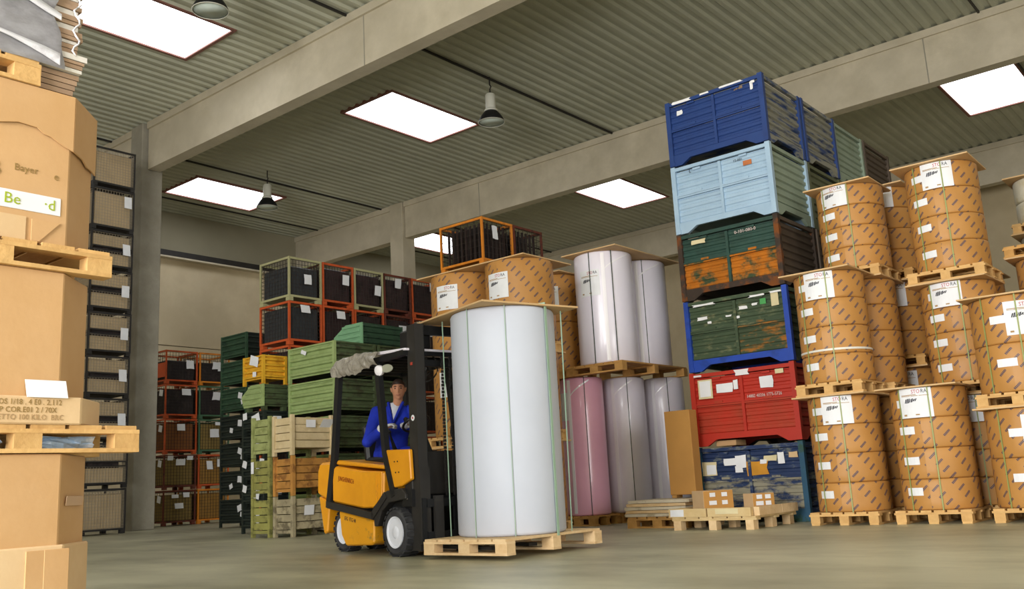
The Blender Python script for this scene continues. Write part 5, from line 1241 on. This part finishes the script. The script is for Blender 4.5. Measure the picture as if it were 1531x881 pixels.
# hair: cap over the skull above the brow and behind the ears
b = MB(); n, m = 36, 14; vs = []; fs = []
for i in range(m+1):
    for k in range(n):
        t = 2*PI*k/n; f0 = math.cos(t)
        lo = 0.50 if f0 > 0.55 else (0.50-(0.55-f0)*0.75 if f0 > -0.2 else -0.25)
        ph = lo+(PI/2-lo)*i/m
        f, s_, z = math.cos(ph)*math.cos(t), math.cos(ph)*math.sin(t), math.sin(ph)
        g = 0.009+0.006*noise.noise(Vector((f*7, s_*7, z*7)))+(0.008 if f > 0.4 and z > 0.55 else 0)
        if i == 0: g = 0.001
        p = hd+hf*(f*(0.094+g))+hl*(s_*(0.074+g))+Vector((0, 0, z*(0.118+g))); vs.append(p)
for i in range(m):
    for k in range(n): fs.append((i*n+k, i*n+(k+1) % n, (i+1)*n+(k+1) % n, (i+1)*n+k))
b.add(vs, fs); ho = obj('hair', b.mesh('hair', smooth=True, fix=False), m_hair, dr); ho['label'] = 'short dark hair'
def facept(y, z, x): return hd+hf*x+hl*y+Vector((0, 0, z))
for s_ in (-1, 1):
    b = MB(); ball(b, facept(0.031*s_, 0.011, 0.076), 0.0105); e_ = obj('eye', b.mesh('eye', smooth=True), m_eye, dr); e_['label'] = 'dark eye'
    obj('eyebrow', MB().tube([facept(0.015*s_, 0.030, 0.0925), facept(0.031*s_, 0.035, 0.088), facept(0.047*s_, 0.030, 0.076)], [0.004, 0.0055, 0.003], 8).mesh('brow', smooth=True), m_hair, dr)
obj('mouth', MB().tube([facept(-0.022, -0.063, 0.078), facept(0, -0.064, 0.0905), facept(0.022, -0.063, 0.078)], [0.003, 0.005, 0.003], 8).mesh('mouth', smooth=True), m_lip, dr)
# gloved hands, five fingers each
def glove(wr, fwd, side, up, thumb_side):
    """fwd: along the hand, side: across the palm, up: back of the hand"""
    b = MB(); fwd, side, up = [v.normalized() for v in (fwd, side, up)]
    limb(b, [wr-fwd*0.03, wr+fwd*0.01], [0.05, 0.044])                  # cuff
    P = lambda f, s_, u: wr+fwd*f+side*s_+up*u
    for s_ in (-0.028, -0.009, 0.009, 0.028): limb(b, [P(0.0, s_*0.7, 0), P(0.045, s_, 0.003), P(0.088, s_*1.08, 0.0)], [0.019, 0.019, 0.0155])
    for s_, l_ in ((-0.033, 0.86), (-0.011, 1.0), (0.011, 0.95), (0.033, 0.76)):
        limb(b, [P(0.088, s_, 0.0), P(0.088+0.030*l_, s_, -0.012), P(0.088+0.036*l_, s_, -0.042*l_), P(0.088+0.012, s_, -0.058*l_)], [0.0125, 0.0115, 0.0105, 0.0095], 10)
    t_ = thumb_side
    limb(b, [P(0.02, 0.032*t_, -0.006), P(0.048, 0.055*t_, -0.022), P(0.078, 0.052*t_, -0.044), P(0.095, 0.036*t_, -0.056)], [0.018, 0.0145, 0.0125, 0.011], 10)
    g_ = remeshed('glove', b, 0.0055, m_glove, dr, 1); g_['label'] = 'pale grey work glove'
    return g_
glove(wrR, Vector((0.075, 0.055, 0.03)), Vector((-0.5, 0.75, 0.1)), Vector((-0.35, -0.5, 0.8)), 1)
glove(wrL, Vector((0.035, -0.05, 0.008)), Vector((0.75, 0.5, 0.2)), Vector((-0.35, 0.0, 0.9)), 1)
